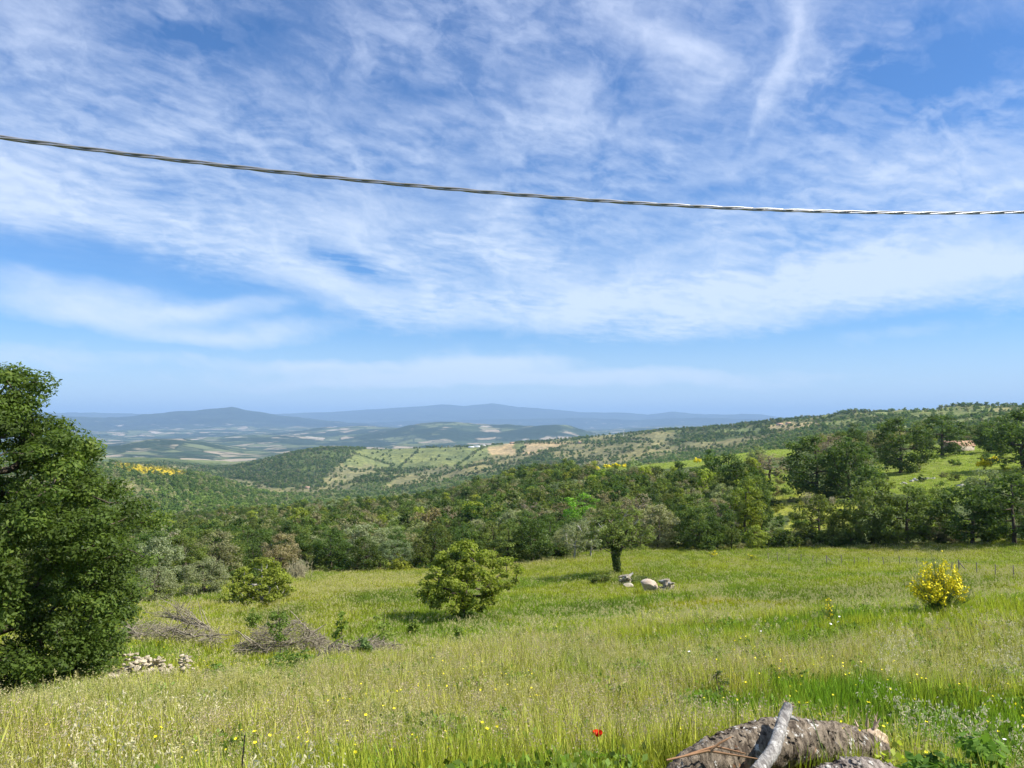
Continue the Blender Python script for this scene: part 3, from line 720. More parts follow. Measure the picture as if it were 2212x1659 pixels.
# ------------------------------------------------------------------ trees: prototypes
TREE_PROTO = {}
def proto(kind, seed, **kw):
    w, l = grow(seed, **kw)
    TREE_PROTO.setdefault(kind, []).append((w.mesh(kind + '_trunk', BARK_PALE if kind == 'pale' else BARK), l.mesh(kind + '_crown', LEAF)))
for s in range(4):   # broad oak, about 8 m
    proto('oak', 100 + s, prof=[(0.6, 1.9), (1.8, 3.2), (4.2, 3.8), (6.3, 3.1), (7.6, 1.7), (8.1, .4)], ncl=100, rcl=0.85, nleaf=62, leaf=0.34, trunk_r=0.22, trunk_top=5.6, hollow=0.45, irregular=0.4)
for s in range(3):   # taller, narrower
    proto('tall', 200 + s, prof=[(1.2, 1.2), (3.0, 2.2), (5.5, 2.5), (7.8, 1.9), (9.3, .9), (9.9, .2)], ncl=75, rcl=0.75, nleaf=62, leaf=0.32, trunk_r=0.2, trunk_top=7.6, hollow=0.4, irregular=0.4)
for s in range(3):   # thin crown, barely in leaf
    proto('bare', 300 + s, prof=[(1.8, 1.4), (3.2, 3.0), (5.0, 3.4), (6.8, 2.3), (7.9, .6)], ncl=120, rcl=0.55, nleaf=20, leaf=0.26, trunk_r=0.2, trunk_top=5.2, hollow=0.35, tip=0.02)
for s in range(3):   # olive-like round crown to the ground
    proto('olive', 400 + s, prof=[(0.2, 1.5), (1.0, 2.2), (2.2, 2.5), (3.4, 2.1), (4.2, 1.2), (4.6, .2)], ncl=95, rcl=0.55, nleaf=95, leaf=0.22, trunk_r=0.2, trunk_top=2.8, hollow=0.55, irregular=0.22, leaf_w=0.35)
for s in range(3):   # shrub
    proto('shrub', 500 + s, prof=[(0.1, .8), (0.7, 1.25), (1.4, 1.2), (2.0, .7), (2.4, .2)], ncl=45, rcl=0.42, nleaf=46, leaf=0.20, trunk_r=0.06, trunk_top=1.5, hollow=0.45, irregular=0.4)
for s in range(2):   # pale forked trunk
    proto('pale', 600 + s, prof=[(2.2, 1.6), (3.6, 2.4), (5.2, 2.5), (6.6, 1.6), (7.2, .3)], ncl=75, rcl=0.62, nleaf=40, leaf=0.26, trunk_r=0.16, trunk_top=4.6, hollow=0.4, tip=0.022)
HT = {'oak': 8.1, 'tall': 9.9, 'bare': 7.9, 'olive': 4.6, 'shrub': 2.4, 'pale': 7.2}
WD = {'oak': 7.6, 'tall': 5.4, 'bare': 6.6, 'olive': 5.2, 'shrub': 2.7, 'pale': 5.2}
_tree_rng = np.random.default_rng(77)
def plant_tree(kind, name, label, x, y, height, width, col, group=None, var=None, rotz=None, sink=0.1, category='tree'):
    ps = TREE_PROTO[kind]; w, l = ps[int(_tree_rng.integers(len(ps))) if var is None else var % len(ps)]
    root = bpy.data.objects.new(name, None); COL.objects.link(root)
    root.location = (x, y, float(ground(x, y)[0]) - sink); root.rotation_euler = (0, 0, _tree_rng.uniform(0, 6.28) if rotz is None else rotz)
    sz = height / HT[kind]; sx = width / WD[kind]; root.scale = (sx, sx, sz)
    root.empty_display_size = 0.5
    root['label'] = label; root['category'] = category
    if group: root['group'] = group
    a = bpy.data.objects.new('trunk', w); COL.objects.link(a); a.parent = root
    b = bpy.data.objects.new('crown', l); COL.objects.link(b); b.parent = root; b.color = (*col, 1)
    return root
OAKC = (0.090, 0.140, 0.032); MIDC = (0.145, 0.188, 0.045); OLIC = (0.265, 0.29, 0.15); GREYC = (0.25, 0.235, 0.120); PINKC = (0.32, 0.26, 0.185); LIMEC = (0.20, 0.38, 0.04); YELC = (0.25, 0.29, 0.048)
def jit(c, k=0.15):
    c = np.array(c) * (1 + _tree_rng.uniform(-k, k)) * (1 + _tree_rng.uniform(-k, k, 3) * 0.4); return tuple(c)

# trees that can be told apart: u, v of the foot, distance, height and width in photograph units
def placed(kind, name, label, u, vb, hp, wp, col, r=None, group=None, rmin=60, **kw):
    if r is None:
        q = hit(u, vb, rmin); x, y = q.x, q.y
    else:
        a = az_u(u); x, y = math.sin(a) * r, math.cos(a) * r
    r = y
    return plant_tree(kind, name, label, x, y, hp * r / F, wp * r / F, jit(col, 0.06), group, **kw), (x, y)
TAKEN = []
RIGHT = [
 ('oak', 'oak_tree', 'largest dark green oak on the right-hand slope, left of the clearing', 1762, 1078, 128, 122, OAKC),
 ('oak', 'oak_tree', 'dark oak whose crown merges with the right side of the largest oak', 1838, 1078, 118, 105, OAKC),
 ('bare', 'bare_tree', 'brownish half-bare spreading tree standing left of the largest dark oak', 1662, 1040, 62, 92, PINKC),
 ('oak', 'oak_tree', 'oak with a visible trunk alone in the bright clearing, shadow on its left', 1945, 1022, 112, 100, OAKC),
 ('oak', 'oak_tree', 'dark oak leaning over the left end of the stone house', 2036, 984, 82, 92, OAKC),
 ('tall', 'tall_tree', 'small dark pointed tree behind the largest oak on the right slope', 1848, 990, 78, 38, OAKC),
 ('bare', 'bare_tree', 'tan leafless-looking crown just behind the largest oak', 1790, 1000, 66, 70, PINKC),
 ('bare', 'bare_tree', 'tan thin crown between the pointed tree and the clearing oak', 1890, 985, 58, 60, GREYC),
 ('bare', 'bare_tree', 'yellowish thin crown peeping over the clearing oak', 1990, 982, 72, 60, YELC),
 ('oak', 'oak_tree', 'dark oak at the right edge of the photo above the broom bushes', 2212, 1016, 118, 120, OAKC),
 ('oak', 'oak_tree', 'dark oak beside the pole near the right edge of the photo', 2160, 978, 72, 80, OAKC),
 ('olive', 'olive_tree', 'pale round tree behind the stone house roof', 2120, 962, 46, 60, MIDC),
 ('oak', 'oak_tree', 'round-topped oak at the meadow edge below the clearing, left one of three', 1885, 1176, 132, 108, MIDC),
 ('oak', 'oak_tree', 'oak at the meadow edge below the clearing, middle one of three', 1962, 1176, 118, 112, MIDC),
 ('tall', 'tall_tree', 'low leafy tree at the meadow edge between the edge oaks and the dark hedge', 2025, 1175, 62, 60, GREYC),
 ('oak', 'oak_tree', 'broad dark oak at the far right of the meadow edge', 2100, 1176, 118, 125, OAKC),
 ('oak', 'oak_tree', 'tall dark oak at the far right of the meadow edge, cut by the photo border', 2192, 1176, 138, 125, OAKC),
 ('shrub', 'elder_bush', 'dark leafy bush below the broom bushes near the right edge', 2130, 1075, 45, 60, OAKC),
 ('oak', 'oak_tree', 'compact dark round oak at the meadow edge right of the ivy-clad tree', 1508, 1190, 88, 84, OAKC),
 ('tall', 'tall_tree', 'dark slender tree at the meadow edge right of the compact round oak', 1580, 1188, 66, 44, MIDC),
 ('shrub', 'bright_bush', 'yellow-green bush glowing at the meadow edge in front of darker shrubs', 1636, 1184, 46, 52, YELC),
 ('shrub', 'edge_shrub', 'green shrub at the meadow edge right of the yellow-green bush', 1690, 1182, 44, 56, MIDC),
 ('shrub', 'edge_shrub', 'green shrub at the meadow edge, second to the right of the yellow-green bush', 1745, 1180, 40, 60, MIDC),
 ('shrub', 'edge_shrub', 'green shrub at the meadow edge under the grassy gap', 1800, 1180, 46, 58, MIDC),
 ('shrub', 'edge_shrub', 'low dark shrub at the meadow edge against the left edge oak', 1838, 1180, 36, 46, OAKC),
 ('tall', 'lime_tree', 'vivid lime green tree rising behind the ivy-clad tree', 1258, 1172, 112, 92, LIMEC),
 ('shrub', 'lime_bush', 'vivid lime green bush below the lime green tree', 1228, 1176, 66, 56, LIMEC),
 ('bare', 'grey_tree', 'pinkish grey half-bare tree behind the right of the ivy-clad tree', 1384, 1172, 104, 92, PINKC),
 ('bare', 'grey_tree', 'small pinkish grey half-bare tree left of the lime green tree', 1180, 1180, 80, 60, PINKC),
 ('pale', 'pale_trunk_tree', 'small tree with a white forked trunk left of the ivy-clad tree', 1276, 1203, 88, 62, OLIC),
 ('pale', 'pale_trunk_tree', 'small tree with a leaning pale trunk at the meadow edge', 1240, 1208, 82, 66, OLIC),
 ('tall', 'tall_tree', 'thin dark-trunked tree at the meadow edge behind the round fig tree', 1100, 1222, 98, 80, MIDC),
 ('oak', 'oak_tree', 'dark green oak at the meadow edge right of the round fig tree', 1150, 1216, 90, 74, OAKC),
 ('oak', 'oak_tree', 'deep green oak standing high in the wood above the compact round oak', 1570, 1085, 96, 92, OAKC),
 ('olive', 'olive_tree', 'silvery round olive tree at the left meadow edge', 440, 1283, 72, 88, OLIC),
 ('olive', 'olive_tree', 'silvery olive tree half hidden behind the big left oak', 333, 1302, 72, 74, OLIC),
]
for kind, nm, lab, u, vb, hp, wp, c in RIGHT:
    if kind in ('oak', 'olive'): wp *= 1.22; hp *= 1.08
    o, (x, y) = placed(kind, nm, lab, u, vb, hp, wp, c)
    if kind == 'shrub': o['category'] = 'bush'
    TAKEN.append((x, y, wp * y / F * (0.95 if kind == 'olive' else 0.5)))

# ------------------------------------------------------------------ the wood on the slope: nearest trees one by one, the rest as one mass
def build_wood():
    rng = np.random.default_rng(5)
    x, y = wedge(rng, 26000, 60, 760, 40.0, 0.5)
    z = ground(x, y); alb, dens = cover(x, y, z); r = np.hypot(x, y)
    ok = (rng.uniform(0, 1, len(x)) < dens) & visible(x, y)
    u, v = project(x, y, z)
    # keep the open spots of the right-hand slope open
    for poly in ([(1640,1165),(1690,1030),(1880,1070),(1880,1165)], [(1880,1120),(1880,990),(2010,955),(2240,940),(2240,1075),(2060,1110)], [(1560,1060),(1575,1020),(1720,1005),(1720,1055)]):
        thinmask = in_poly(u, v, poly) & (rng.uniform(0, 1, len(x)) > 0.03); ok &= ~thinmask
    ok &= ~((u > 1650) & (r < 330) & (rng.uniform(0, 1, len(x)) > 0.05)) & ~((u > 1560) & (u <= 1650) & (r < 330) & (rng.uniform(0, 1, len(x)) > 0.5))
    x, y, z, r, u, v = [a[ok] for a in (x, y, z, r, u, v)]
    o = np.argsort(r + rng.uniform(0, 14, len(r))); x, y, z, r, u, v = [a[o] for a in (x, y, z, r, u, v)]
    k = thin(x, y, np.interp(r, [60, 200, 700], [3.5, 5.0, 6.5])); x, y, z, r, u, v = [a[k] for a in (x, y, z, r, u, v)]
    ok = np.ones(len(x), bool)
    vt = project(x, y, z + 8.0)[1]; line = np.interp(u, [1150, 1230, 1300, 1400, 1500, 1600, 1700, 1760], [985, 1000, 1007, 1009, 1003, 992, 982, 970])
    ok &= ~((u > 1240) & (u < 1760) & (r > 240) & (vt < line) & (rng.uniform(0, 1, len(x)) > 0.06))   # the grassy crest stays open
    for (tx, ty, tr) in TAKEN: ok &= np.hypot(x - tx, y - ty) > tr * 0.75
    x, y, z, r, u, v = [a[ok] for a in (x, y, z, r, u, v)]
    n1 = fbm(x / 30, y / 30, 41, 3); n2 = rng.uniform(0, 1, len(x)); leftness = np.clip((1150 - u) / 700, 0, 1)
    kinds = []
    for i in range(len(x)):
        t = n2[i]; p = n1[i]
        if t < 0.06 + 0.12 * leftness[i] * (p > 0.5): kinds.append('bare')
        elif t < 0.14 + 0.30 * leftness[i] * (p > 0.48): kinds.append('olive')
        elif t < 0.45: kinds.append('tall')
        else: kinds.append('oak')
    kinds = ['oak' if (k_ == 'bare' and u[i_] < 720 and r[i_] < 140) else k_ for i_, k_ in enumerate(kinds)]
    cols = {'bare': [GREYC, PINKC], 'olive': [OLIC, OLIC], 'tall': [MIDC, OAKC, MIDC, OAKC, YELC], 'oak': [OAKC, MIDC, OAKC, MIDC, OLIC, GREYC]}
    labs = {'bare': 'brownish half-bare tree in the wood below the meadow', 'olive': 'silvery green rounded tree in the wood below the meadow',
            'tall': 'narrow green tree crowded in the wood beyond the meadow', 'oak': 'broad green oak crowded in the wood beyond the meadow'}
    def zone(lab, uu, rr):
        w = 'behind the big left oak' if uu < 330 else ('behind the olive and yellow-green trees' if uu < 640 else ('left of the round fig tree' if uu < 900 else ('behind the round fig tree' if uu < 1150 else ('around the ivy-clad tree' if uu < 1420 else ('above the compact round oak' if uu < 1660 else 'on the right-hand slope')))))
        return lab.replace('the wood beyond the meadow', 'the wood').replace('the wood below the meadow', 'the wood') + (', front row, ' if rr < 125 else ', further back, ') + w
    inview = (u > -60) & (u < 2270)
    near = np.where(inview)[0][:285]
    nearset = set(near.tolist())
    for i in near:
        kd = kinds[i]; h = {'bare': 7.0, 'olive': 5.2, 'tall': 8.3, 'oak': 7.6}[kd] * rng.uniform(0.75, 1.15)
        h *= np.interp(r[i], [80, 130, 220], [.66, .78, 1.0]) if u[i] < 1560 else 1.0
        c = cols[kd][int(rng.integers(len(cols[kd])))]
        if 880 < u[i] < 1150 and r[i] < 170 and c is YELC: c = OAKC
        plant_tree(kd, kd + '_tree' if kd != 'bare' else 'half_bare_tree', zone(labs[kd], u[i], r[i]), float(x[i]), float(y[i]), h, h * WD[kd] / HT[kd] * rng.uniform(0.85, 1.15), jit(c, 0.2), kd + ' trees of the near wood')
    far = np.array([i for i in range(len(x)) if i not in nearset])
    # low shrubs close the feet of the wood's edge
    meshes = []; kindex = {}
    def two(w, l):
        g = Geo(); g.v = w.v + l.v; g.lt = w.lt + l.lt; g.lv = w.lv + l.lv; g.n = w.n + l.n
        g.f = w.f + [f + w.n for f in l.f]; g.mi = [m * 0 + 1 for m in w.mi] + l.mi; return g
    specs = {'oak': dict(prof=[(1.0, 1.8), (2.4, 3.3), (4.5, 3.7), (6.4, 2.9), (7.6, 1.5), (8.1, .3)], ncl=46, rcl=1.15, nleaf=34, leaf=0.62, trunk_r=0.2, trunk_top=5.6, hollow=0.45, irregular=0.4),
             'tall': dict(prof=[(1.2, 1.2), (3.0, 2.2), (5.5, 2.5), (7.8, 1.9), (9.3, .9), (9.9, .2)], ncl=42, rcl=1.0, nleaf=34, leaf=0.58, trunk_r=0.2, trunk_top=7.6, hollow=0.4, irregular=0.4),
             'bare': dict(prof=[(1.8, 1.4), (3.2, 3.0), (5.0, 3.4), (6.8, 2.3), (7.9, .6)], ncl=60, rcl=0.8, nleaf=20, leaf=0.42, trunk_r=0.2, trunk_top=5.2, hollow=0.35, tip=0.03),
             'olive': dict(prof=[(0.2, 1.5), (1.0, 2.2), (2.2, 2.5), (3.4, 2.1), (4.2, 1.2), (4.6, .2)], ncl=46, rcl=0.8, nleaf=30, leaf=0.42, trunk_r=0.2, trunk_top=2.8, hollow=0.55, irregular=0.22)}
    for kd in ('bare', 'oak', 'olive', 'tall'):
        kindex[kd] = len(meshes)
        for s in range(3):
            w, l = grow(700 + s + len(meshes) * 10, sides=3, **specs[kd]); meshes.append(two(w, l).mesh('wood_' + kd, [LEAF_I, BARK]))
    coll = proto_collection('wood_tree', meshes)
    idx = np.array([kindex[kinds[i]] + int(rng.integers(3)) for i in far])
    tint = np.array([jit(cols[kinds[i]][int(rng.integers(len(cols[kinds[i]])))], 0.2) for i in far])
    s = rng.uniform(0.8, 1.2, len(far)) * np.where((u[far] < 1000) & (r[far] > 250), .78, 1.0)
    P3 = np.stack([x[far], y[far], z[far] - 0.2], 1)
    scatter('wood', coll, P3, rng.uniform(0, 6.28, len(far)), s, idx, tint, 'dense mixed green wood covering the slope behind the nearest trees', 'wood')
    print('wood: near', len(near), 'far', len(far))
    # undergrowth along the meadow edge and in the openings
    xs, ys = wedge(rng, 9000, 55, 330, 39.0, 0.5); zs = ground(xs, ys); rs = np.hypot(xs, ys); uu, vv = project(xs, ys, zs)
    edge = np.interp(uu, [0, 330, 480, 650, 1015, 1325, 1700, 2212], [62, 76, 82, 92, 94, 99, 109, 109])
    m = (rs > edge - 1.0) & ((rs < edge + 9) | (rng.uniform(0, 1, len(xs)) < np.where((uu > 1540) & (uu < 1870) & (vv > 1085), 0.38, 0.08)) & (uu > 1500)) & visible(xs, ys)
    xs, ys, zs, rs = xs[m], ys[m], zs[m], rs[m]
    kk = thin(xs, ys, 1.5); xs, ys, zs, rs = xs[kk], ys[kk], zs[kk], rs[kk]
    sm = []
    for s in range(3):
        w, l = grow(800 + s, prof=[(0.05, .8), (0.6, 1.25), (1.2, 1.1), (1.7, .6), (2.0, .2)], ncl=30, rcl=0.42, nleaf=26, leaf=0.26, trunk_r=0.05, trunk_top=1.2, hollow=0.45, irregular=0.4, sides=3)
        sm.append(two(w, l).mesh('undergrowth_bush', [LEAF_I, BARK]))
    cs = [MIDC, OAKC, OAKC, GREYC, YELC]
    tint = np.array([jit(cs[int(rng.integers(5))], 0.2) for _ in xs])
    scatter('undergrowth', proto_collection('undergrowth_bush', sm), np.stack([xs, ys, zs - 0.05], 1), rng.uniform(0, 6.28, len(xs)), rng.uniform(0.45, 1.15, len(xs)), rng.integers(0, 3, len(xs)), tint, 'tangled low undergrowth at the foot of the wood', 'undergrowth')
    # woods, hedges and scattered trees of the hills beyond
    xh, yh = wedge(rng, 120000, 760, 3700, 40.0, 0.5); zh = ground(xh, yh); alb, dens = cover(xh, yh, zh)
    uh, vh = project(xh, yh, zh)
    hp3 = []
    for (u0, v0, u1, v1, wd) in [(960,1040,1170,985,2.2), (840,1062,1000,1012,2.5), (1000,1012,1130,983,1.5), (860,1012,905,974,1.0), (985,1008,1045,966,1.0), (820,1058,900,1046,2), (1180,1000,1300,992,3),
                                 (1130,985,1215,966,2), (840,968,1050,965,.7), (1110,958,1330,958,.6), (1310,946,1400,950,1.5), (760,978,850,1006,1.5), (700,1000,760,985,3), (1640,908,1800,894,1.0), (1800,894,2000,880,1.0), (2000,880,2212,874,1.0), (1440,950,1520,985,2), (640,1058,700,1050,2)]:
        L = math.hypot(u1 - u0, v1 - v0)
        for t_ in np.arange(0, 1, 1.0 / max(4, L * 0.9)):
            if rng.uniform() < .12: continue
            qq = hit(u0 + t_ * (u1 - u0), v0 + t_ * (v1 - v0) + rng.normal(0, wd * .5), 900)
            if math.hypot(qq.x, qq.y) < 4000: hp3.append((qq.x + rng.normal(0, 3), qq.y + rng.normal(0, 3)))
    ok = (rng.uniform(0, 1, len(xh)) < dens) & visible(xh, yh)
    hp3 = np.array(hp3); xh = np.concatenate([hp3[:, 0], xh[ok]]); yh = np.concatenate([hp3[:, 1], yh[ok]]); zh = ground(xh, yh); rh = np.hypot(xh, yh)
    kk = thin(xh, yh, np.interp(rh, [760, 3600], [6.5, 9.0])); xh, yh, zh, rh = xh[kk], yh[kk], zh[kk], rh[kk]
    hm = []
    for s in range(4):
        w, l = grow(900 + s, prof=[(0.3, 1.8), (2.2, 3.5), (4.4, 3.6), (6.2, 2.4), (7.4, .6)], ncl=16, rcl=1.7, nleaf=14, leaf=1.6, trunk_r=0.2, trunk_top=4, hollow=0.5, wood=False, leaf_w=0.8, irregular=0.4)
        hm.append(l.mesh('hill_tree', LEAF_I))
    n = fbm(xh / 120, yh / 120, 61, 3); cs = np.array([OAKC, MIDC, MIDC, OAKC, GREYC])
    ti = cs[rng.integers(0, 5, len(xh))] * (0.70 + 0.55 * n)[:, None] * np.array([0.95, 1.02, 1.0])
    xb, yb = wedge(rng, 40000, 1000, 2100, 38.0, 0.5); zb = ground(xb, yb); ub, vb = project(xb, yb, zb)
    kb = in_poly(ub, vb + (fbm(xb / 30, yb / 30, 93, 2) - .5) * 9, [(250, 998), (330, 1006), (405, 1017), (390, 1026), (300, 1020), (245, 1008)]) & (fbm(xb / 30, yb / 22, 94, 3) > .53); xb, yb, zb = xb[kb], yb[kb], zb[kb]
    far_out = ~(in_poly(*project(xh, yh, zh + 4), [(245, 990), (330, 1000), (410, 1012), (395, 1028), (300, 1024), (240, 1012)]) & (rh < 2100) & (rng.uniform(0, 1, len(xh)) > .35)); xh, yh, zh, ti = xh[far_out], yh[far_out], zh[far_out], ti[far_out]
    if len(xb): scatter('broom_slope', proto_collection('broom_far', [hm[0]]), np.stack([xb, yb, zb - .5], 1), rng.uniform(0, 6.28, len(xb)), rng.uniform(.3, .55, len(xb)), np.zeros(len(xb), int), np.tile([.38, .34, .06], (len(xb), 1)) * rng.uniform(.8, 1.2, (len(xb), 1)), 'yellow broom in flower on the far wooded hill at left', 'broom')
    print('broom slope', len(xb))
    scatter('hill_woods', proto_collection('hill_tree', hm), np.stack([xh, yh, zh - 0.4], 1), rng.uniform(0, 6.28, len(xh)), rng.uniform(0.6, 1.25, len(xh)) * np.where(np.hypot(xh, yh) < 1900, .8, 1.0), rng.integers(0, 4, len(xh)), ti * np.where(np.hypot(xh, yh) < 1900, 1.22, 1.0)[:, None],
            'far-off woods, hedges and scattered trees on the rolling hills', 'woods')
    print('hill trees', len(xh), 'undergrowth', len(xs))
build_wood()
# ------------------------------------------------------------------ single trees of the meadow
def root_at(name, label, cat, loc, rotz=0.0, group=None):
    o = bpy.data.objects.new(name, None); COL.objects.link(o); o.location = loc; o.rotation_euler = (0, 0, rotz); o.empty_display_size = 0.3
    o['label'] = label; o['category'] = cat
    if group: o['group'] = group
    return o
def part(name, me, parent, col=None, **props):
    o = link(name, me, parent, **props)
    if col: o.color = (*col, 1)
    return o
def big_oak():
    q = on_ground(-45, 26.0); s = q.y / F
    top = 1510.0
    pr = [(1515, 215), (1450, 275), (1400, 300), (1340, 325), (1290, 335), (1230, 300), (1170, 312), (1120, 360), (1080, 335), (1040, 285), (1000, 250), (950, 238), (905, 225), (880, 165), (840, 150), (790, 125), (760, 50)]
    prof = [((top - v) * s, w * s * 1.0) for v, w in pr]
    w, l = grow(9001, prof, 820, 0.50, 240, 0.12, 0.26, 9.0, flat=0.56, hollow=0.50, irregular=0.26, nz=1.1, wexp=1.15, leaf_w=0.5, tip=0.013, up=0.65, zmin=0.05)
    t = root_at('oak_tree', 'big leafy oak filling the left edge of the meadow', 'tree', q - Vector((0, 0, 0.15)), 0.7)
    part('trunk', w.mesh('big_oak_wood', BARK), t); part('crown', l.mesh('big_oak_leaves', LEAF_OAK), t, (0.095, 0.145, 0.027))
big_oak()
def fig_tree():
    r = 45.0; q = on_ground(998, r); s = q.y / F
    prof = [(1.15, 1.6), (1.5, 2.9), (2.1, 3.2), (2.9, 3.0), (3.7, 2.35), (4.35, 1.4), (4.8, .4)]
    w, l = grow(9010, prof, 170, 0.36, 66, 0.17, 0.17, 3.1, flat=0.6, hollow=0.35, irregular=0.28, leaf_w=0.75, tip=0.014, lean=(0.5, 0), up=0.7)
    w2, l2 = grow(9011, [(0.15, .35), (0.6, .75), (1.1, .7), (1.5, .3)], 26, 0.28, 40, 0.15, 0.05, 1.1, lean=(-0.2, 0), leaf_w=0.75)
    t = root_at('fig_tree', 'round bright green fig-like tree standing alone in mid meadow', 'tree', q - Vector((0, 0, 0.1)))
    part('trunk', w.mesh('fig_wood', BARK), t); part('crown', l.mesh('fig_leaves', LEAF), t, (0.225, 0.27, 0.038))
    part('basal_shoots', l2.mesh('fig_shoots', LEAF), t, (0.20, 0.27, 0.038))
fig_tree()
def small_bright_tree():
    q = hit(565, 1306, 40); r = q.y; s = r / F
    prof = [(8 * s, 50 * s), (22 * s, 72 * s), (50 * s, 68 * s), (76 * s, 52 * s), (95 * s, 28 * s), (104 * s, 6 * s)]
    w, l = grow(9020, prof, 150, 0.40, 66, 0.19, 0.14, 60 * s, flat=0.45, hollow=0.45, irregular=0.35, leaf_w=0.6, tip=0.016, up=0.8)
    t = root_at('small_tree', 'low spreading yellow-green tree at the left side of the meadow', 'tree', q - Vector((0, 0, 0.1)))
    part('trunk', w.mesh('small_tree_wood', BARK_PALE), t); part('crown', l.mesh('small_tree_leaves', LEAF), t, (0.24, 0.28, 0.042))
small_bright_tree()
def ivy_tree():
    r = 71.0; q = on_ground(1328, r); s = q.y / F
    t = root_at('ivy_clad_tree', 'crooked tree with ivy-wrapped trunk and thin olive crown in mid meadow', 'tree', q - Vector((0, 0, 0.1)))
    prof = [(50 * s, 30 * s), (66 * s, 66 * s), (88 * s, 76 * s), (112 * s, 60 * s), (134 * s, 38 * s), (152 * s, 16 * s), (160 * s, 4 * s)]
    w, l = grow(9030, prof, 160, 0.38, 36, 0.20, 0.17, 95 * s, flat=0.6, hollow=0.3, irregular=0.35, leaf_w=0.5, tip=0.02, lean=(0.35, 0.0))
    part('trunk', w.mesh('ivy_tree_wood', BARK), t); part('crown', l.mesh('ivy_tree_leaves', LEAF), t, (0.19, 0.235, 0.062))
    rng = np.random.default_rng(31); n = 3600
    h = rng.uniform(0, 1, n) ** .8; th = rng.uniform(0, 6.28, n); lump = .55 + .9 * fbm(np.cos(th) * 1.6 + 4, np.sin(th) * 1.6 + h * 5, 33, 3)
    rad = np.interp(h, [0, .12, .4, .7, .9, 1], [.22, .32, .40, .60, .55, .2]) * lump * rng.uniform(0.25, 1, n) ** 0.5
    pos = np.stack([rad * np.cos(th) + .15 + h * 0.35 - .3 * np.sin(h * 3.1), rad * np.sin(th), h * 92 * s + .05], 1)
    g = Geo(); leaves(g, rng, pos, np.stack([np.cos(th), np.sin(th), th * 0 + 0.3], 1) + rng.normal(0, .4, (n, 3)), 0.16, 0.13, rng.uniform(0, 1, n))
    part('ivy', g.mesh('ivy', LEAF), t, (0.085, 0.125, 0.032), label='dark ivy wrapped round the trunk')
    g = Geo()   # dead bleached limbs in the crown
    for a, (dx, dz, L) in enumerate([(0.9, 5.9, 1.1), (1.9, 5.2, 1.3), (2.6, 4.1, 1.2), (-1.7, 4.8, 0.9)]):
        p = np.array([dx * 0.55, -0.9, dz - 0.9]); e = np.array([dx, -1.3, dz]); m = (p + e) / 2 + rng.normal(0, .12, 3)
        polytube(g, [p, m, e], [.05, .04, .02], 5); tubes(g, [m], [m + np.array([.35, -.1, .25])], .03, .012, 4)
    part('dead_limbs', g.mesh('dead_limbs', BARK_PALE), t, label='bleached bare limbs')
ivy_tree()
def bush_at(u, vb, hp, wp, col, label, rmin=20, kind='shrub', name='meadow_bush', r=None, cat='bush'):
    o, _ = placed(kind, name, label, u, vb, hp, wp, col, r=r, rmin=rmin); o['category'] = cat; return o
bush_at(1300, 1262, 26, 56, MIDC, 'low dark bush at the foot of the ivy-clad tree', 50)
bush_at(1380, 1258, 16, 60, MIDC, 'low tangle of growth behind the boulder', 50)

# saplings
def sapling(u, vb, vt, wp, col, label, r=None, bare=0.4, seed=0, leaf=.12, ncl=26, nl=22):
    q = hit(u, vb, 15) if r is None else on_ground(u, r); r = q.y; s = r / F; H = (vb - vt) * s; Wd = wp * s * 0.5
    prof = [(H * bare, Wd * .6), (H * (bare + .2), Wd), (H * .8, Wd * .7), (H, Wd * .15)]
    w, l = grow(9100 + seed, prof, ncl, Wd * 0.42, nl, leaf, 0.022 * leaf / .12, H * .9, hollow=0.1, leaf_w=0.55, tip=0.006)
    t = root_at('sapling', label, 'sapling', q, 0.0)
    part('stem', w.mesh('sapling_stem', BARK), t); part('leaves', l.mesh('sapling_leaves', LEAF), t, col)
sapling(600, 1440, 1298, 46, (0.150, 0.225, 0.045), 'tall thin sapling in front of the middle brush pile', seed=1)
sapling(736, 1425, 1326, 34, (0.180, 0.255, 0.045), 'slim yellow-green sapling rising between the two right brush piles', bare=0.15, seed=2)
sapling(826, 1412, 1322, 48, (0.240, 0.315, 0.068), 'pale green bushy sapling behind the right end of the brush piles', bare=0.1, seed=3)
sapling(893, 1378, 1336, 26, (0.195, 0.255, 0.053), 'small sapling left below the fig-like tree', bare=0.1, seed=4)
sapling(992, 1400, 1352, 30, (0.195, 0.270, 0.045), 'small leafy sapling in front of the fig-like tree', bare=0.1, seed=5)
sapling(545, 1385, 1318, 34, (0.165, 0.240, 0.045), 'thin sapling at the left of the middle brush pile', bare=0.45, seed=6)
sapling(790, 1440, 1378, 40, (0.150, 0.217, 0.075), 'grey-green sapling growing out of the right brush pile', bare=0.1, seed=7)
sapling(1546, 1482, 1402, 46, (0.10, 0.14, 0.04), 'dark thorny sapling in the right foreground grass', bare=0.1, seed=8, r=11.0, leaf=.045, ncl=30, nl=14)

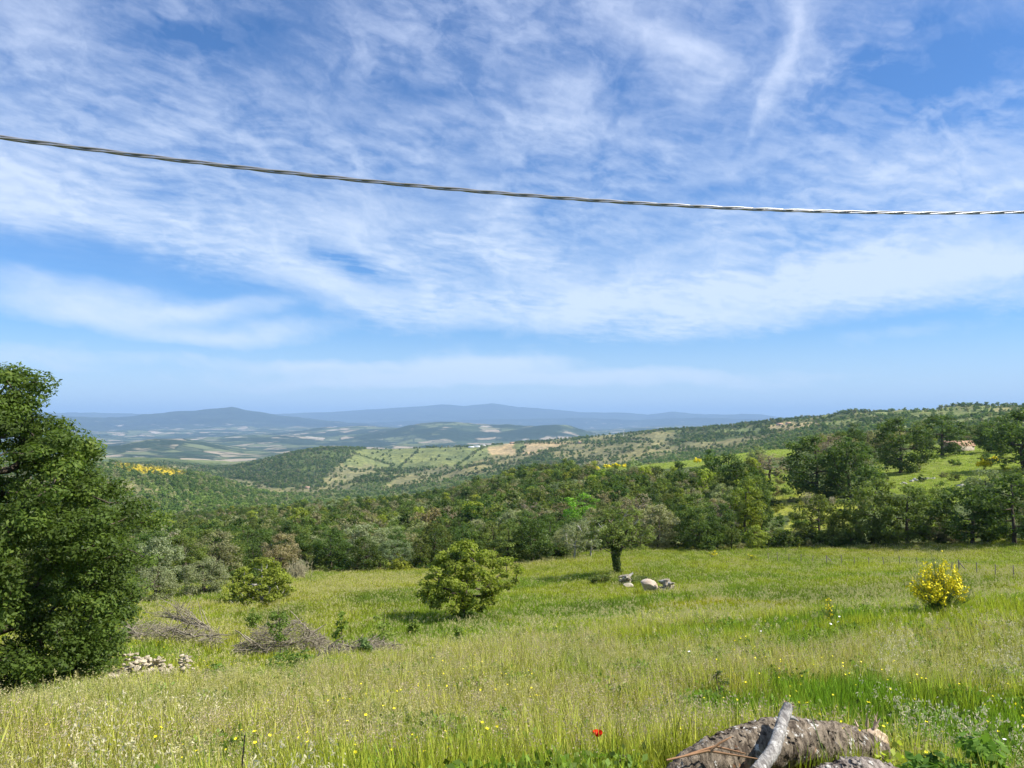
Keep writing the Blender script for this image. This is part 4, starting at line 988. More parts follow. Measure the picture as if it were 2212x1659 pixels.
# ------------------------------------------------------------------ brush piles
def brush_pile(label, u0, u1, vbase, vtop, seed, shape, n=900, nbr=9):
    q = hit(0.5 * (u0 + u1), vbase, 15); r = q.y; s = r / F; hw = (u1 - u0) * s * 0.5; H = (vbase - vtop) * s
    rng = np.random.default_rng(seed)
    t = root_at('brush_pile', label, 'brush pile', q)
    g = Geo()
    def top(xn): return np.interp(xn, np.linspace(-1, 1, len(shape)), shape) * H
    a = rng.uniform(-1, 1, n); yy = rng.normal(0, 0.42, n) * hw * 0.55
    hh = top(a) * rng.uniform(0, 1, n) ** 0.8 * np.exp(-(yy / (hw * 0.6)) ** 2)
    c = np.stack([a * hw, yy, hh], 1); zg = ground(c[:, 0] + q.x, c[:, 1] + q.y) - q.z; c[:, 2] += zg
    d = unit(np.stack([rng.normal(0, 1, n), rng.normal(0, .8, n), rng.normal(0.1, .45, n)], 1)); L = rng.uniform(0.15, 0.75, n)[:, None] * hw * 0.55
    m = c + rng.normal(0, 0.04, (n, 3)); rr = rng.uniform(0.004, 0.014, n)
    tubes(g, c - d * L * .5, m, rr, rr * .8, 4, rng.uniform(0, 1, n)); tubes(g, m, c + d * L * .5 + rng.normal(0, .06, (n, 3)), rr * .8, rr * .4, 4, rng.uniform(0, 1, n))
    part('twigs', g.mesh('brush_twigs', TWIG), t, kind='stuff')
    for k in range(nbr):
        g = Geo(); x = rng.uniform(-.85, .85); p = np.array([x * hw, rng.normal(-0.25, .25) * hw * .5, top(x) * rng.uniform(.2, .9)]); p[2] += float(ground(p[0] + q.x, p[1] + q.y)[0]) - q.z
        ang = rng.uniform(-.5, .9); dr = np.array([math.cos(ang) * rng.choice([-1, 1]), rng.normal(0, .25), math.sin(ang) * .8]); L = rng.uniform(.5, 1.1) * hw * .8
        pts = [p + dr * L * tt + np.array([0, 0, 0.10 * math.sin(tt * 3)]) + rng.normal(0, .03, 3) for tt in np.linspace(-.4, .6, 5)]
        polytube(g, pts, np.linspace(.045, .014, 5) * rng.uniform(.8, 1.4), 6)
        for tt in (2, 3):
            e = pts[tt] + rng.normal(0, .28, 3) * hw * .35 + np.array([0, 0, .15]); tubes(g, [pts[tt]], [e], .016, .005, 4)
        part('branch', g.mesh('brush_branch', TWIG), t)
    return t, q, s
t, q, s = brush_pile('long low pile of dead brushwood beside the big left oak', 258, 475, 1388, 1326, 11, [.5, .8, .7, .6, .7, .9, .5], 900, 9)
# the fallen bough that spreads up and left from the pile's right end
def fallen_bough():
    q0 = hit(458, 1378, 15); s = q0.y / F; rng = np.random.default_rng(12)
    t = root_at('fallen_bough', 'grey fallen bough with bare twigs fanning up behind the left brush pile', 'bough', q0)
    def pt(u, v, y=0.0): return np.array([(u - 458) * s, y, (1378 - v) * s])
    g = Geo(); polytube(g, [pt(462, 1366), pt(445, 1358), pt(425, 1352), pt(400, 1346, .2), pt(375, 1340, .3)], [.09, .085, .07, .055, .03], 7)
    part('limb', g.mesh('bough_limb', TWIG), t)
    for k in range(34):
        a = rng.uniform(0, 1); b0 = pt(460 - 85 * a, 1362 - 20 * a, .25 * a) + rng.normal(0, .06, 3)
        tip = pt(440 - 115 * rng.uniform(0, 1) - 30 * a, 1348 - 55 * rng.uniform(0.1, 1), rng.normal(0.2, .5)); m = (b0 + tip) / 2 + np.array([0, 0, .12]) + rng.normal(0, .06, 3)
        g = Geo(); polytube(g, [b0, m, tip], [.026, .016, .006], 5)
        for j in range(7):
            p = b0 + (tip - b0) * rng.uniform(.3, 1) + np.array([0, 0, .06]); tubes(g, [p], [p + rng.normal(0, .22, 3) + np.array([-.12, 0, .10])], .008, .003, 3)
        part('twig', g.mesh('bough_twig', TWIG), t)
fallen_bough()
brush_pile('tall heap of grey brushwood in the middle of the three piles', 515, 705, 1418, 1336, 21, [.35, .7, .95, 1.0, .9, .7, .3], 1300, 13)
brush_pile('dark low brush pile at the right of the three', 690, 875, 1430, 1374, 31, [.6, .8, .7, .9, .8, .6, .3], 850, 8)
def snag():
    q = hit(668, 1385, 15); s = q.y / F; g = Geo()
    pt = lambda u, v: np.array([(u - 668) * s, 0, (1385 - v) * s])
    t = root_at('dead_branch', 'forked grey branch sticking up from the middle brush pile', 'branch', q)
    polytube(g, [pt(700, 1392), pt(672, 1368), pt(655, 1350), pt(634, 1341), pt(620, 1345)], [.07, .06, .05, .035, .02], 6)
    part('limb', g.mesh('snag_limb', TWIG), t); g = Geo(); polytube(g, [pt(652, 1349), pt(636, 1330), pt(626, 1321)], [.035, .025, .012], 5); part('fork', g.mesh('snag_fork', TWIG), t)
snag()
def drift_log(label, u0, v0, u1, v1, rad, mat, sides=10, seed=0, ragged=0.0, name='log', rr=None):
    a = hit(u0, v0, 12) if rr is None else on_ground(u0, rr[0]); b = hit(u1, v1, 12) if rr is None else on_ground(u1, rr[1]); rng = np.random.default_rng(seed)
    t = root_at(name, label, 'log', a); d = np.array(b - a); g = Geo()
    pts = [d * k + rng.normal(0, rad * .12, 3) + np.array([0, 0, rad * .7]) for k in np.linspace(0, 1, 7)]
    polytube(g, pts, rad * np.array([.8, 1, 1.05, 1, .95, .9, .7]), sides); part('trunk', g.mesh('log_wood', mat), t); return t
drift_log('short pale log lying right of the left brush pile', 447, 1384, 496, 1372, .10, TWIG, seed=3)

# ------------------------------------------------------------------ stones
def stone_material(name, c1, c2, c3):
    m, g, out = material(name); tc = g.node('ShaderNodeTexCoord').outputs['Object']; oi = g.node('ShaderNodeObjectInfo').outputs['Random']
    p = g.vec('ADD', tc, g.xyz(g.mul(oi, 40), 0, 0)); n = g.noise(p, 5, 7, 0.65); n2 = g.noise(p, 1.6, 4, 0.6)
    c = g.mix(g.ramp(n2, .35, .65), c1, c2); c = g.mix(g.ramp(n, .55, .72), c, c3); k = g.ramp(oi, 0, 1, .75, 1.15, smooth=False)
    c = g.mix(1.0, c, g.xyz(k, k, k), 'MULTIPLY'); principled(g, out, c, .95, .1, n, .05, .9); return m
STONE = stone_material('limestone', (.50, .42, .28, 1), (.60, .53, .40, 1), (.30, .25, .18, 1))
BOULDER = stone_material('boulder_stone', (.48, .38, .28, 1), (.62, .54, .45, 1), (.32, .21, .14, 1))
GREYSTONE = stone_material('grey_stone', (.34, .32, .28, 1), (.5, .48, .43, 1), (.2, .18, .15, 1))
def stone_mesh(seed, box=(1, 1, 1), n=14, jag=.16, sub=2, mat=None, lo=.42, hi=.85):
    """an angular stone: a cut box, roughened"""
    import bmesh
    rng = np.random.default_rng(seed); bm = bmesh.new(); bmesh.ops.create_icosphere(bm, subdivisions=sub, radius=1.0)
    P3 = np.array([v.co[:] for v in bm.verts])
    for k in range(n):
        nn = unit(rng.normal(size=3)); dd = rng.uniform(lo, hi); e = P3 @ nn - dd; P3 = P3 - np.clip(e, 0, None)[:, None] * nn
    P3 += unit(P3) * ((fbm(P3[:, 0] * 2.2 + 9, P3[:, 1] * 2.2 + P3[:, 2] * 1.7, seed, 3) - .5) * jag)[:, None]
    P3 = P3 / np.abs(P3).max(0) * np.array(box) * .5
    for v, p in zip(bm.verts, P3): v.co = p
    me = bpy.data.meshes.new('stone'); bm.to_mesh(me); bm.free()
    if mat: me.materials.append(mat)
    return me
def ruined_wall():
    q = on_ground(335, 24.0); s = q.y / F; rng = np.random.default_rng(44)
    t = root_at('stone_ruin', 'tumbled remains of a pale dry stone wall beside the big left oak', 'stone ruin', q + Vector((0, 0, .2)))
    protos_ = [stone_mesh(i, (1, .8, .5), 9, .10, 2, STONE) for i in range(9)]
    def lay(u, y, h, sz, flat=1.0, tilt=.25):
        x = (u - 335) * s; z = float(ground(x + q.x, y + q.y)[0]) - q.z + h
        o = part('stone', protos_[int(rng.integers(9))], t); o.location = (x, y, z); o.rotation_euler = (rng.normal(0, tilt), rng.normal(0, tilt), rng.uniform(0, 6.28)); o.scale = (sz * rng.uniform(.8, 1.3), sz * rng.uniform(.8, 1.2), sz * flat * rng.uniform(.8, 1.3))
    for k in range(5):         # left stub of standing wall
        for j in range(4): lay(287 + j * 8 - k * .5 + rng.normal(0, 1.2), -.05 + rng.normal(0, .08), .06 + k * .115, .17, .95, .08)
    for k in range(150):        # fallen middle heap
        u = rng.uniform(268, 392); H = np.interp(u, [268, 300, 345, 365, 392], [.05, .25, .52, .42, .18]); y = rng.normal(-.2, .28)
        lay(u, y, max(.04, H * rng.uniform(.1, 1) * math.exp(-(y + .2) ** 2 / .35)), rng.uniform(.11, .23), .85, .35)
    for k in range(5):         # right stub stepping up
        for j in range(5 - k // 2): lay(382 + j * 7 + k * 3.0 + rng.normal(0, 1), .35 + rng.normal(0, .07), .06 + k * .11, .16, .9, .1)
    for k in range(6):
        for j in range(2): lay(374 + j * 9, .95 + rng.normal(0, .03), .05 + k * .085, .17, .8, .05)
    for k in range(16): lay(rng.uniform(255, 420), rng.uniform(-1.1, -.5), .03, rng.uniform(.08, .18), .7, .3)
ruined_wall()
def boulder(u, vb, wp, hp, label, mat, seed, name='boulder', box_d=.8, rmin=40, rot=0.2, jag=.14, n=9, sink=.12):
    q = hit(u, vb, rmin); s = q.y / F; me = stone_mesh(seed, (wp * s, wp * s * box_d, hp * s * 1.15), n, jag * .8, 4, mat, .34, .62)
    o = link(name, me, None, label=label, category='stone'); o.location = q + Vector((0, 0, hp * s * (.5 - sink))); o.rotation_euler = (0, 0, rot); return o
boulder(1400, 1281, 42, 32, 'large pale angular boulder in the meadow below the ivy-clad tree', BOULDER, 8)
boulder(1357, 1272, 24, 13, 'small flat yellowish stone left of the large boulder', STONE, 7, 'flat_stone')
def stump(u, vb, wp, hp, label, seed):
    q = hit(u, vb, 40); s = q.y / F; rng = np.random.default_rng(seed)
    t = root_at('root_stump', label, 'stump', q); W2, H = wp * s * .5, hp * s; g = Geo()
    polytube(g, [np.array([0, 0, -.1]), np.array([.05, 0, H * .45]), np.array([.0, 0, H * .9])], [W2 * .7, W2 * .62, W2 * .45], 9); part('bole', g.mesh('stump_bole', TWIG), t)
    for k in range(13):
        a = rng.uniform(0, 6.28); b = np.array([math.cos(a) * W2 * .4, math.sin(a) * W2 * .4, rng.uniform(.1, .8) * H]); e = b + np.array([math.cos(a), math.sin(a), rng.uniform(-.4, .8)]) * W2 * rng.uniform(.5, .9)
        g = Geo(); polytube(g, [b, (b + e) / 2 + rng.normal(0, .05, 3), e], [W2 * .28, W2 * .2, W2 * .1], 6); part('root', g.mesh('stump_root', BARK_PALE if k % 3 == 0 else TWIG), t)
stump(1440, 1280, 32, 31, 'upturned grey root stump right of the large boulder', 5)
stump(1353, 1262, 28, 22, 'weathered dark root stump behind the small flat stone', 6)

# ------------------------------------------------------------------ broom bushes
def broom(u, vb, wp, hp, label, seed, r=None, nst=150, nfl=260, fs=.035, group=None, rmin=15):
    q = on_ground(u, r) if r else hit(u, vb, rmin); r = q.y; s = r / F; rng = np.random.default_rng(seed); W2, H = wp * s * .5, hp * s
    t = root_at('broom_bush', label, 'bush', q - Vector((0, 0, .03)), group=group); g = Geo(); fl = []
    for k in range(nst):
        a = rng.uniform(0, 6.28); sp = rng.uniform(0, 1) ** .6; tip = np.array([math.cos(a) * W2 * sp * .92, math.sin(a) * W2 * sp * .7, H * rng.uniform(.5, 1) * (1 - .35 * sp ** 2) * (.62 + .75 * float(fbm(math.cos(a) * 1.6 + 7, math.sin(a) * 1.6 + sp * 1.5, seed + 40, 2)))])
        m = tip * np.array([.38, .38, .55]); b = rng.normal(0, .05 * W2, 3) * np.array([1, 1, 0])
        tubes(g, [b, m], [m, tip], [.006, .0045], [.0045, .002], 3, rng.uniform(0, 1))
        for j in range(3):
            p = m + (tip - m) * rng.uniform(0, 1); tubes(g, [p], [p + rng.normal(0, .06 * H, 3) + np.array([0, 0, .13 * H])], .003, .0015, 3, rng.uniform(0, 1))
        if tip[2] > H * .45: fl.append((m, tip))
    f = Geo(); idx = rng.integers(0, len(fl), nfl); clump = fbm(np.array([fl[i][1][0] / W2 * 2.5 for i in idx]) + 4, np.array([fl[i][1][2] / H * 3 for i in idx]), seed, 2)
    pos = np.array([fl[i][0] + (fl[i][1] - fl[i][0]) * rng.uniform(.5, 1.08) + rng.normal(0, .02 * H, 3) for i in idx])[clump > .46]
    n = len(pos)
    for k in range(3): leaves(f, rng, pos + rng.normal(0, fs * .3, (n, 3)), rng.normal(size=(n, 3)) + np.array([0, -.5, .4]), fs * 1.3, fs, .5)
    part('stems', g.mesh('broom_stems', STEM), t, kind='stuff'); part('flowers', f.mesh('broom_flowers', FLOWER_Y), t, kind='stuff', label='yellow broom blossom')
broom(2022, 1332, 150, 128, 'large broom bush in yellow flower in the right foreground', 1, r=22.5, nst=280, nfl=1700, fs=.040)
broom(1783, 1350, 44, 66, 'small broom plant with few yellow flowers left of the large broom bush', 2, r=21.0, nst=60, nfl=70, fs=.035)
broom(1540, 1206, 26, 16, 'low yellow-flecked broom in the far meadow, left one of two', 3, nst=60, nfl=60, fs=.09, rmin=50)
broom(1622, 1211, 30, 16, 'low green broom in the far meadow near the fence, right one of two', 4, nst=80, nfl=60, fs=.07, rmin=50)
broom(2126, 1016, 36, 24, 'yellow flowering broom at the right of the sunny clearing, lower one', 5, nst=90, nfl=500, fs=.28, rmin=130)
broom(2144, 1004, 36, 18, 'yellow flowering broom at the right of the sunny clearing, upper one', 6, nst=90, nfl=500, fs=.28, rmin=150)
for k, (u, v, w, h) in enumerate([(1312, 1010, 20, 9), (1330, 1009, 24, 11), (1348, 1008, 18, 9), (1366, 1010, 14, 7), (1506, 997, 16, 9), (1290, 1012, 12, 7)]):
    broom(u, v + 3, w, h, 'patch of yellow broom on the grassy crest beyond the wood', 20 + k, nst=40, nfl=260, fs=.7, group='yellow broom on the far crest', rmin=380)

# ------------------------------------------------------------------ fence across the far meadow
def fence():
    rng = np.random.default_rng(8)
    pts = [(1660,1210),(1681,1211.5),(1704,1214),(1730,1214.5),(1755,1215),(1786,1217),(1818,1217.5),(1847,1219),(1877,1219),(1910,1222),(1945,1222),(1982,1224),(2018,1228),(2055,1234),(2073,1238),(2110,1242),(2150,1246),(2190,1250),(2230,1254)]
    wood = plain_material('fence_post_wood', (.24, .21, .17), .95, .1, 30, .3); wire = plain_material('fence_wire', (.28, .27, .25), .6, .4, 5, .1)
    Q = [hit(u, v + 2, 30) for u, v in pts]
    t = root_at('wire_fence', 'wire fence of thin grey wooden posts crossing the far meadow', 'fence', Q[0]); o0 = Q[0]
    tops = []
    for i, qq in enumerate(Q):
        g = Geo(); b = np.array(qq - o0); h = .95 * rng.uniform(.8, 1.15); tp = b + np.array([rng.normal(0, .05), rng.normal(0, .05), h]); tops.append((b, tp))
        polytube(g, [b - np.array([0, 0, .3]), (b + tp) / 2, tp], .034 if i not in (5, 14) else .05, 6); part('post', g.mesh('fence_post', wood), t)
        if i in (5, 14):
            g = Geo(); polytube(g, [tp - np.array([0, 0, .15]), b + np.array([.75, 0, .0])], .04, 6); part('brace', g.mesh('fence_brace', wood), t)
    for f in (.5, .9):
        g = Geo()
        polytube(g, [b + (tp - b) * f for b, tp in tops], .006, 3, cap=False); part('wire', g.mesh('fence_wire', wire), t)
fence()

# ------------------------------------------------------------------ buildings
ROOF = plain_material('terracotta_tiles', (.44, .28, .18), .9, .15, 1.3, .4); WALLM = plain_material('stone_wall', (.47, .40, .32), .95, .1, 2.0, .25); DARKM = plain_material('dark_opening', (.03, .025, .02), .9, .1, 3, .2)
RENDER_W = plain_material('pale_render', (.62, .54, .45), .9, .1, 1, .12); WHITE = plain_material('white_sheet', (.80, .80, .78), .6, .3, 1, .05)
def boxg(g, x0, x1, y0, y1, z0, z1, mi=0):
    V = [(x, y, z) for z in (z0, z1) for y in (y0, y1) for x in (x0, x1)]; g.add(V, [(0, 2, 3, 1), (4, 5, 7, 6), (0, 1, 5, 4), (2, 6, 7, 3), (0, 4, 6, 2), (1, 3, 7, 5)], None, mi)
def house(name, label, u, v, wp, L=None, depth=5.0, eave=2.4, ridge=3.9, rmin=130, rot=0.0, windows=2, wallm=None, roofm=None, door=True, cat='house', chim=False):
    q = hit(u, v, rmin); r = q.y; L = wp * r / F if L is None else L; t = root_at(name, label, cat, q - Vector((0, 0, .3)), rot); h = L / 2; d = depth / 2
    g = Geo(); boxg(g, -h, h, -d, d, -1.2, eave); g.add([(-h, -d, eave), (-h, d, eave), (-h, 0, ridge - .1), (h, -d, eave), (h, d, eave), (h, 0, ridge - .1)], [(0, 2, 1), (3, 4, 5)]); part('wall', g.mesh('house_wall', wallm or WALLM), t)
    g = Geo(); e = .35
    for sgn in (-1, 1):
        V = [(-h - e, sgn * (d + e), eave - .18), (h + e, sgn * (d + e), eave - .18), (h + e, 0, ridge), (-h - e, 0, ridge)]; V2 = [(x, y, z + .14) for x, y, z in V]
        g.add(V + V2, [(0, 1, 2, 3), (4, 7, 6, 5), (0, 4, 5, 1), (1, 5, 6, 2), (2, 6, 7, 3), (3, 7, 4, 0)])
    rf = part('roof', g.mesh('house_roof', roofm or ROOF), t)
    if chim:
        g = Geo(); boxg(g, h * .4, h * .4 + .6, -.3, .3, ridge - .6, ridge + .8); part('chimney', g.mesh('chimney', wallm or WALLM), rf)
    if door:
        g = Geo(); boxg(g, -h * .55, -h * .55 + 1.0, -d - .04, -d + .02, .2, 2.0); part('door', g.mesh('house_door', DARKM), t)
    for k in range(windows):
        g = Geo(); x = h * (-.1 + .5 * k); boxg(g, x, x + .7, -d - .04, -d + .02, 1.1, 1.9); part('window', g.mesh('house_window', DARKM), t)
    return t
house('stone_house', 'small stone house with a worn tile roof at the top of the clearing', 2068, 975, 56, depth=5.0, eave=2.3, ridge=3.7, rot=-.22, windows=1)
house('farmhouse', 'red-roofed farmhouse on the tan field of the middle hill', 1106, 959, 11, depth=9, eave=5, ridge=7.5, rmin=2000, windows=3, chim=True)
house('farmhouse', 'pale farmhouse on the hill crest right of the tan field', 1253, 958, 9, depth=8, eave=4.5, ridge=7, rmin=2000, windows=2)
house('farmhouse', 'terracotta farmhouse on the wooded hill to the right', 1684, 919, 12, depth=8, eave=4.5, ridge=7, rmin=1300, windows=3)
house('farmhouse', 'low terracotta barn beside the farmhouse on the right hill', 1703, 917, 10, depth=8, eave=4, ridge=6, rmin=1300, windows=2, door=False)
house('hill_house', 'pale house on the summit of the wooded middle hill', 731, 965, 12, depth=8, eave=4, ridge=6, rmin=2000, windows=2)
house('valley_house', 'pale house in the valley at the foot of the middle hill', 664, 1056, 9, depth=7, eave=4, ridge=6, rmin=1300, windows=2)
house('wood_cottage', 'red-roofed cottage half hidden in the wood', 741, 1142, 16, depth=5, eave=3.4, ridge=5.0, rmin=180, windows=1)
for k, (u, v, w) in enumerate([(1018, 967, 12), (1031, 966, 12), (1043, 964, 11)]):
    house('greenhouse', ['left', 'middle', 'right'][k] + ' one of three long white greenhouses on the middle hill crest', u, v, w, depth=9, eave=3.5, ridge=5.5, rmin=2000, windows=0, wallm=WHITE, roofm=WHITE, door=False, cat='greenhouse')
def turbine():
    q = hit(1347, 943, 2000); t = root_at('wind_turbine', 'small white wind turbine on the crest of the middle hill', 'wind turbine', q); g = Geo()
    polytube(g, [np.array([0, 0, -2.0]), np.array([0, 0, 9.0]), np.array([0, 0, 19.0])], [.9, .75, .55], 10); part('tower', g.mesh('turbine_tower', WHITE), t)
    g = Geo(); polytube(g, [np.array([0, -1.4, 19.2]), np.array([0, 0, 19.4]), np.array([0, 1.6, 19.4])], [.5, .8, .6], 8); nc = part('nacelle', g.mesh('turbine_nacelle', WHITE), t)
    for k in range(3):
        a = math.radians(65 + 120 * k); d = np.array([math.cos(a), 0, math.sin(a)]); g = Geo(); c = np.array([0, -1.3, 19.2]); polytube(g, [c, c + d * 2, c + d * 7.5], [.45, .6, .18], 5); part('blade', g.mesh('turbine_blade', WHITE), t)
turbine()
def rubble(u, v, wp, label, seed, n=26, mat=None, rmin=120, size=(.25, .7), spread=.35):
    q = hit(u, v, rmin); s = q.y / F; rng = np.random.default_rng(seed); t = root_at('rubble_heap', label, 'rubble', q); ps = [stone_mesh(60 + i, (1, .8, .55), 10, .12, 2, mat or GREYSTONE) for i in range(5)]
    for k in range(n):
        x = rng.uniform(-.5, .5) * wp * s; y = rng.normal(0, spread) * wp * s * .3; z = float(ground(q.x + x, q.y + y)[0]) - q.z; sz = rng.uniform(*size)
        o = part('stone', ps[k % 5], t); o.location = (x, y, z + sz * .15 + .3 * max(0, 1 - abs(x) / (wp * s * .3)) * rng.uniform(0, 1)); o.scale = (sz, sz, sz); o.rotation_euler = (rng.normal(0, .3), rng.normal(0, .3), rng.uniform(0, 6))
rubble(1990, 1037, 52, 'heap of pale rubble on the grass of the clearing', 1, 34, size=(.4, 1.1))
rubble(1952, 1046, 14, 'few pale stones left of the rubble heap on the clearing', 2, 7, size=(.4, .9))
boulder(2077, 1050, 20, 6, 'flat white slab on the lower right of the clearing', GREYSTONE, 15, 'stone_slab', rmin=120)
def pole():
    q = hit(2163, 986, 130); t = root_at('wooden_pole', 'thin pale pole standing beside the dark oaks at right', 'pole', q); g = Geo(); polytube(g, [np.array([0, 0, -.3]), np.array([0, 0, 1.9]), np.array([.05, 0, 3.6])], [.10, .09, .07], 7)
    part('shaft', g.mesh('pole_shaft', BARK_PALE), t)
pole()
# reeds
def reeds(u, vb, wp, hp, label, seed, rmin=60):
    q = hit(u, vb, rmin); s = q.y / F; rng = np.random.default_rng(seed); g = Geo(); n = 150; W2 = wp * s * .5
    b = np.stack([rng.normal(0, .45, n) * W2, rng.normal(0, .3, n) * W2, rng.uniform(-.1, 0, n)], 1); tp = b + np.stack([rng.normal(0, .12, n), rng.normal(0, .12, n), rng.uniform(.55, 1, n)], 1) * hp * s
    tubes(g, b, tp, .022, .008, 3, rng.uniform(0, 1, n)); k = rng.integers(0, n, 500); leaves(g, rng, b[k] + (tp - b)[k] * rng.uniform(.3, 1, 500)[:, None], rng.normal(size=(500, 3)) * np.array([1, 1, .3]), .5, .04, rng.uniform(0, 1, 500))
    me = g.mesh('reed_clump', plain_material('dry_reed', (.42, .38, .24), .8, .1, 4, .25)); o = link('reed_clump', me, None, label=label, category='reeds', kind='thing'); o.location = q
reeds(645, 1252, 46, 44, 'clump of dry pale reeds at the left meadow edge', 1)
reeds(1747, 1092, 22, 30, 'pale dry reeds in the grassy gap below the largest oak, left clump', 2)
reeds(1797, 1094, 12, 22, 'pale dry reeds in the grassy gap below the largest oak, right clump', 3)
# ------------------------------------------------------------------ overhead cable
def cable():
    obs = [(0,298),(200,322),(440,350),(660,377),(900,403),(1106,420),(1300,435),(1500,446),(1700,453.5),(1900,457.5),(2100,459),(2212,459.5)]
    A = np.array([-3.02, 4.52]); B = np.array([4.6, 6.9]); D = B - A; ss, zz = [], []
    for u, v in obs:
        a, t = ray(u, v); d = np.array([math.sin(a), math.cos(a)]); M = np.array([d, -D]).T; r, s_ = np.linalg.solve(M, A); ss.append(s_); zz.append(t * r)
    cf = np.polyfit(ss, zz, 2); s_ = np.linspace(-1.6, 3.0, 1500); ctr = np.stack([A[0] + D[0] * s_, A[1] + D[1] * s_, np.polyval(cf, s_)], 1)
    t = root_at('overhead_cable', 'twisted overhead power cable crossing the sky', 'cable', (0, 0, 0)); L = np.concatenate([[0], np.cumsum(np.linalg.norm(np.diff(ctr, axis=0), axis=1))])
    m, g, out = material('cable_insulation'); principled(g, out, (.24, .245, .26, 1), .28, .9)
    tg = unit(np.gradient(ctr, axis=0)); sd = unit(np.cross(tg, [0, 0, 1.0])); up = np.cross(sd, tg)
    for k in range(3):
        ph = 2 * math.pi * (L / .85 + k / 3.0); g = Geo(); polytube(g, ctr + .0090 * (np.cos(ph)[:, None] * sd + np.sin(ph)[:, None] * up), .0060, 10); part('strand', g.mesh('cable_strand', m, smooth=True), t)
cable()

# ------------------------------------------------------------------ grass
def clump(seed, n, rad, h0, h1, w, bend=.35, heads=0, head_len=.05, stems=False, broad=0, droop=0.0):
    rng = np.random.default_rng(seed); g = Geo(); a = rng.uniform(0, 6.28, n); rr = rad * np.sqrt(rng.uniform(0, 1, n)); b = np.stack([rr * np.cos(a), rr * np.sin(a), np.full(n, -.03)], 1)
    h = rng.uniform(h0, h1, n); da = rng.uniform(0, 6.28, n); lean = rng.uniform(.05, bend, n) * h; d = np.stack([np.cos(da), np.sin(da), da * 0], 1)
    m = b + d * (lean * .3)[:, None]; m[:, 2] += h * .55; t = b + d * lean[:, None]; t[:, 2] += h * rng.uniform(.85, 1, n)
    s = np.stack([-np.sin(da + rng.normal(0, .5, n)), np.cos(da), da * 0], 1); ww = (w * rng.uniform(.7, 1.3, n))[:, None] * .5
    V = np.stack([b - s * ww, b + s * ww, m + s * ww * .8, m - s * ww * .8, t], 1).reshape(-1, 3); k = np.arange(n)[:, None] * 5; lv = rng.uniform(0, 1, n)
    g.add(V, k + np.array([[0, 1, 2, 3]]), lv); g.add(V, k + np.array([[3, 2, 4]]), lv)
    if heads:
        ix = rng.integers(0, n, heads)
        for j in ix:
            k2 = rng.integers(5, 11); f = rng.uniform(.72, 1.02, k2)[:, None]; p = m[j] + (t[j] - m[j]) * (f * 1.6 - .6) + rng.normal(0, .016, (k2, 3))
            p[:, 2] -= droop * rng.uniform(0, 1, k2)
            leaves(g, rng, p, rng.normal(size=(k2, 3)) * np.array([1, 1, .25]), head_len, head_len * .34, rng.uniform(.4, 1, k2), 1)
    if broad:
        p = np.stack([rng.normal(0, rad * .6, broad), rng.normal(0, rad * .6, broad), rng.uniform(.05, h1, broad)], 1); leaves(g, rng, p, rng.normal(size=(broad, 3)) * .6 + np.array([0, 0, .8]), .07, .042, rng.uniform(0, 1, broad))
    return g
def head_material(name, col):
    m, g, out = material(name); lv = g.attr('lv')[2]; c = g.mix(lv, tuple(x * .7 for x in col) + (1,), tuple(min(.95, x * 1.25) for x in col) + (1,))
    b = g.node('ShaderNodeBsdfPrincipled'); g.put(b.inputs['Base Color'], c); b.inputs['Roughness'].default_value = .7; tr = g.node('ShaderNodeBsdfTranslucent'); g.put(tr.inputs[0], c)
    mx = g.node('ShaderNodeMixShader'); mx.inputs[0].default_value = .35; g.l.new(b.outputs[0], mx.inputs[1]); g.l.new(tr.outputs[0], mx.inputs[2]); g.l.new(mx.outputs[0], out.inputs[0]); return m
TANHEAD = head_material('seed_head', (.58, .53, .24)); OATHEAD = head_material('oat_head', (.66, .60, .38)); PINKHEAD = head_material('pink_seed_head', (.55, .44, .28))
def sstep(a, b, x): t = np.clip((x - a) / (b - a), 0, 1); return t * t * (3 - 2 * t)
LOG_FOOT = [(1480, 5.0), (1560, 5.2), (1640, 5.5), (1720, 5.9), (1800, 6.3), (1880, 6.7), (1700, 5.1), (1780, 5.1), (1850, 5.2), (1910, 5.4)]
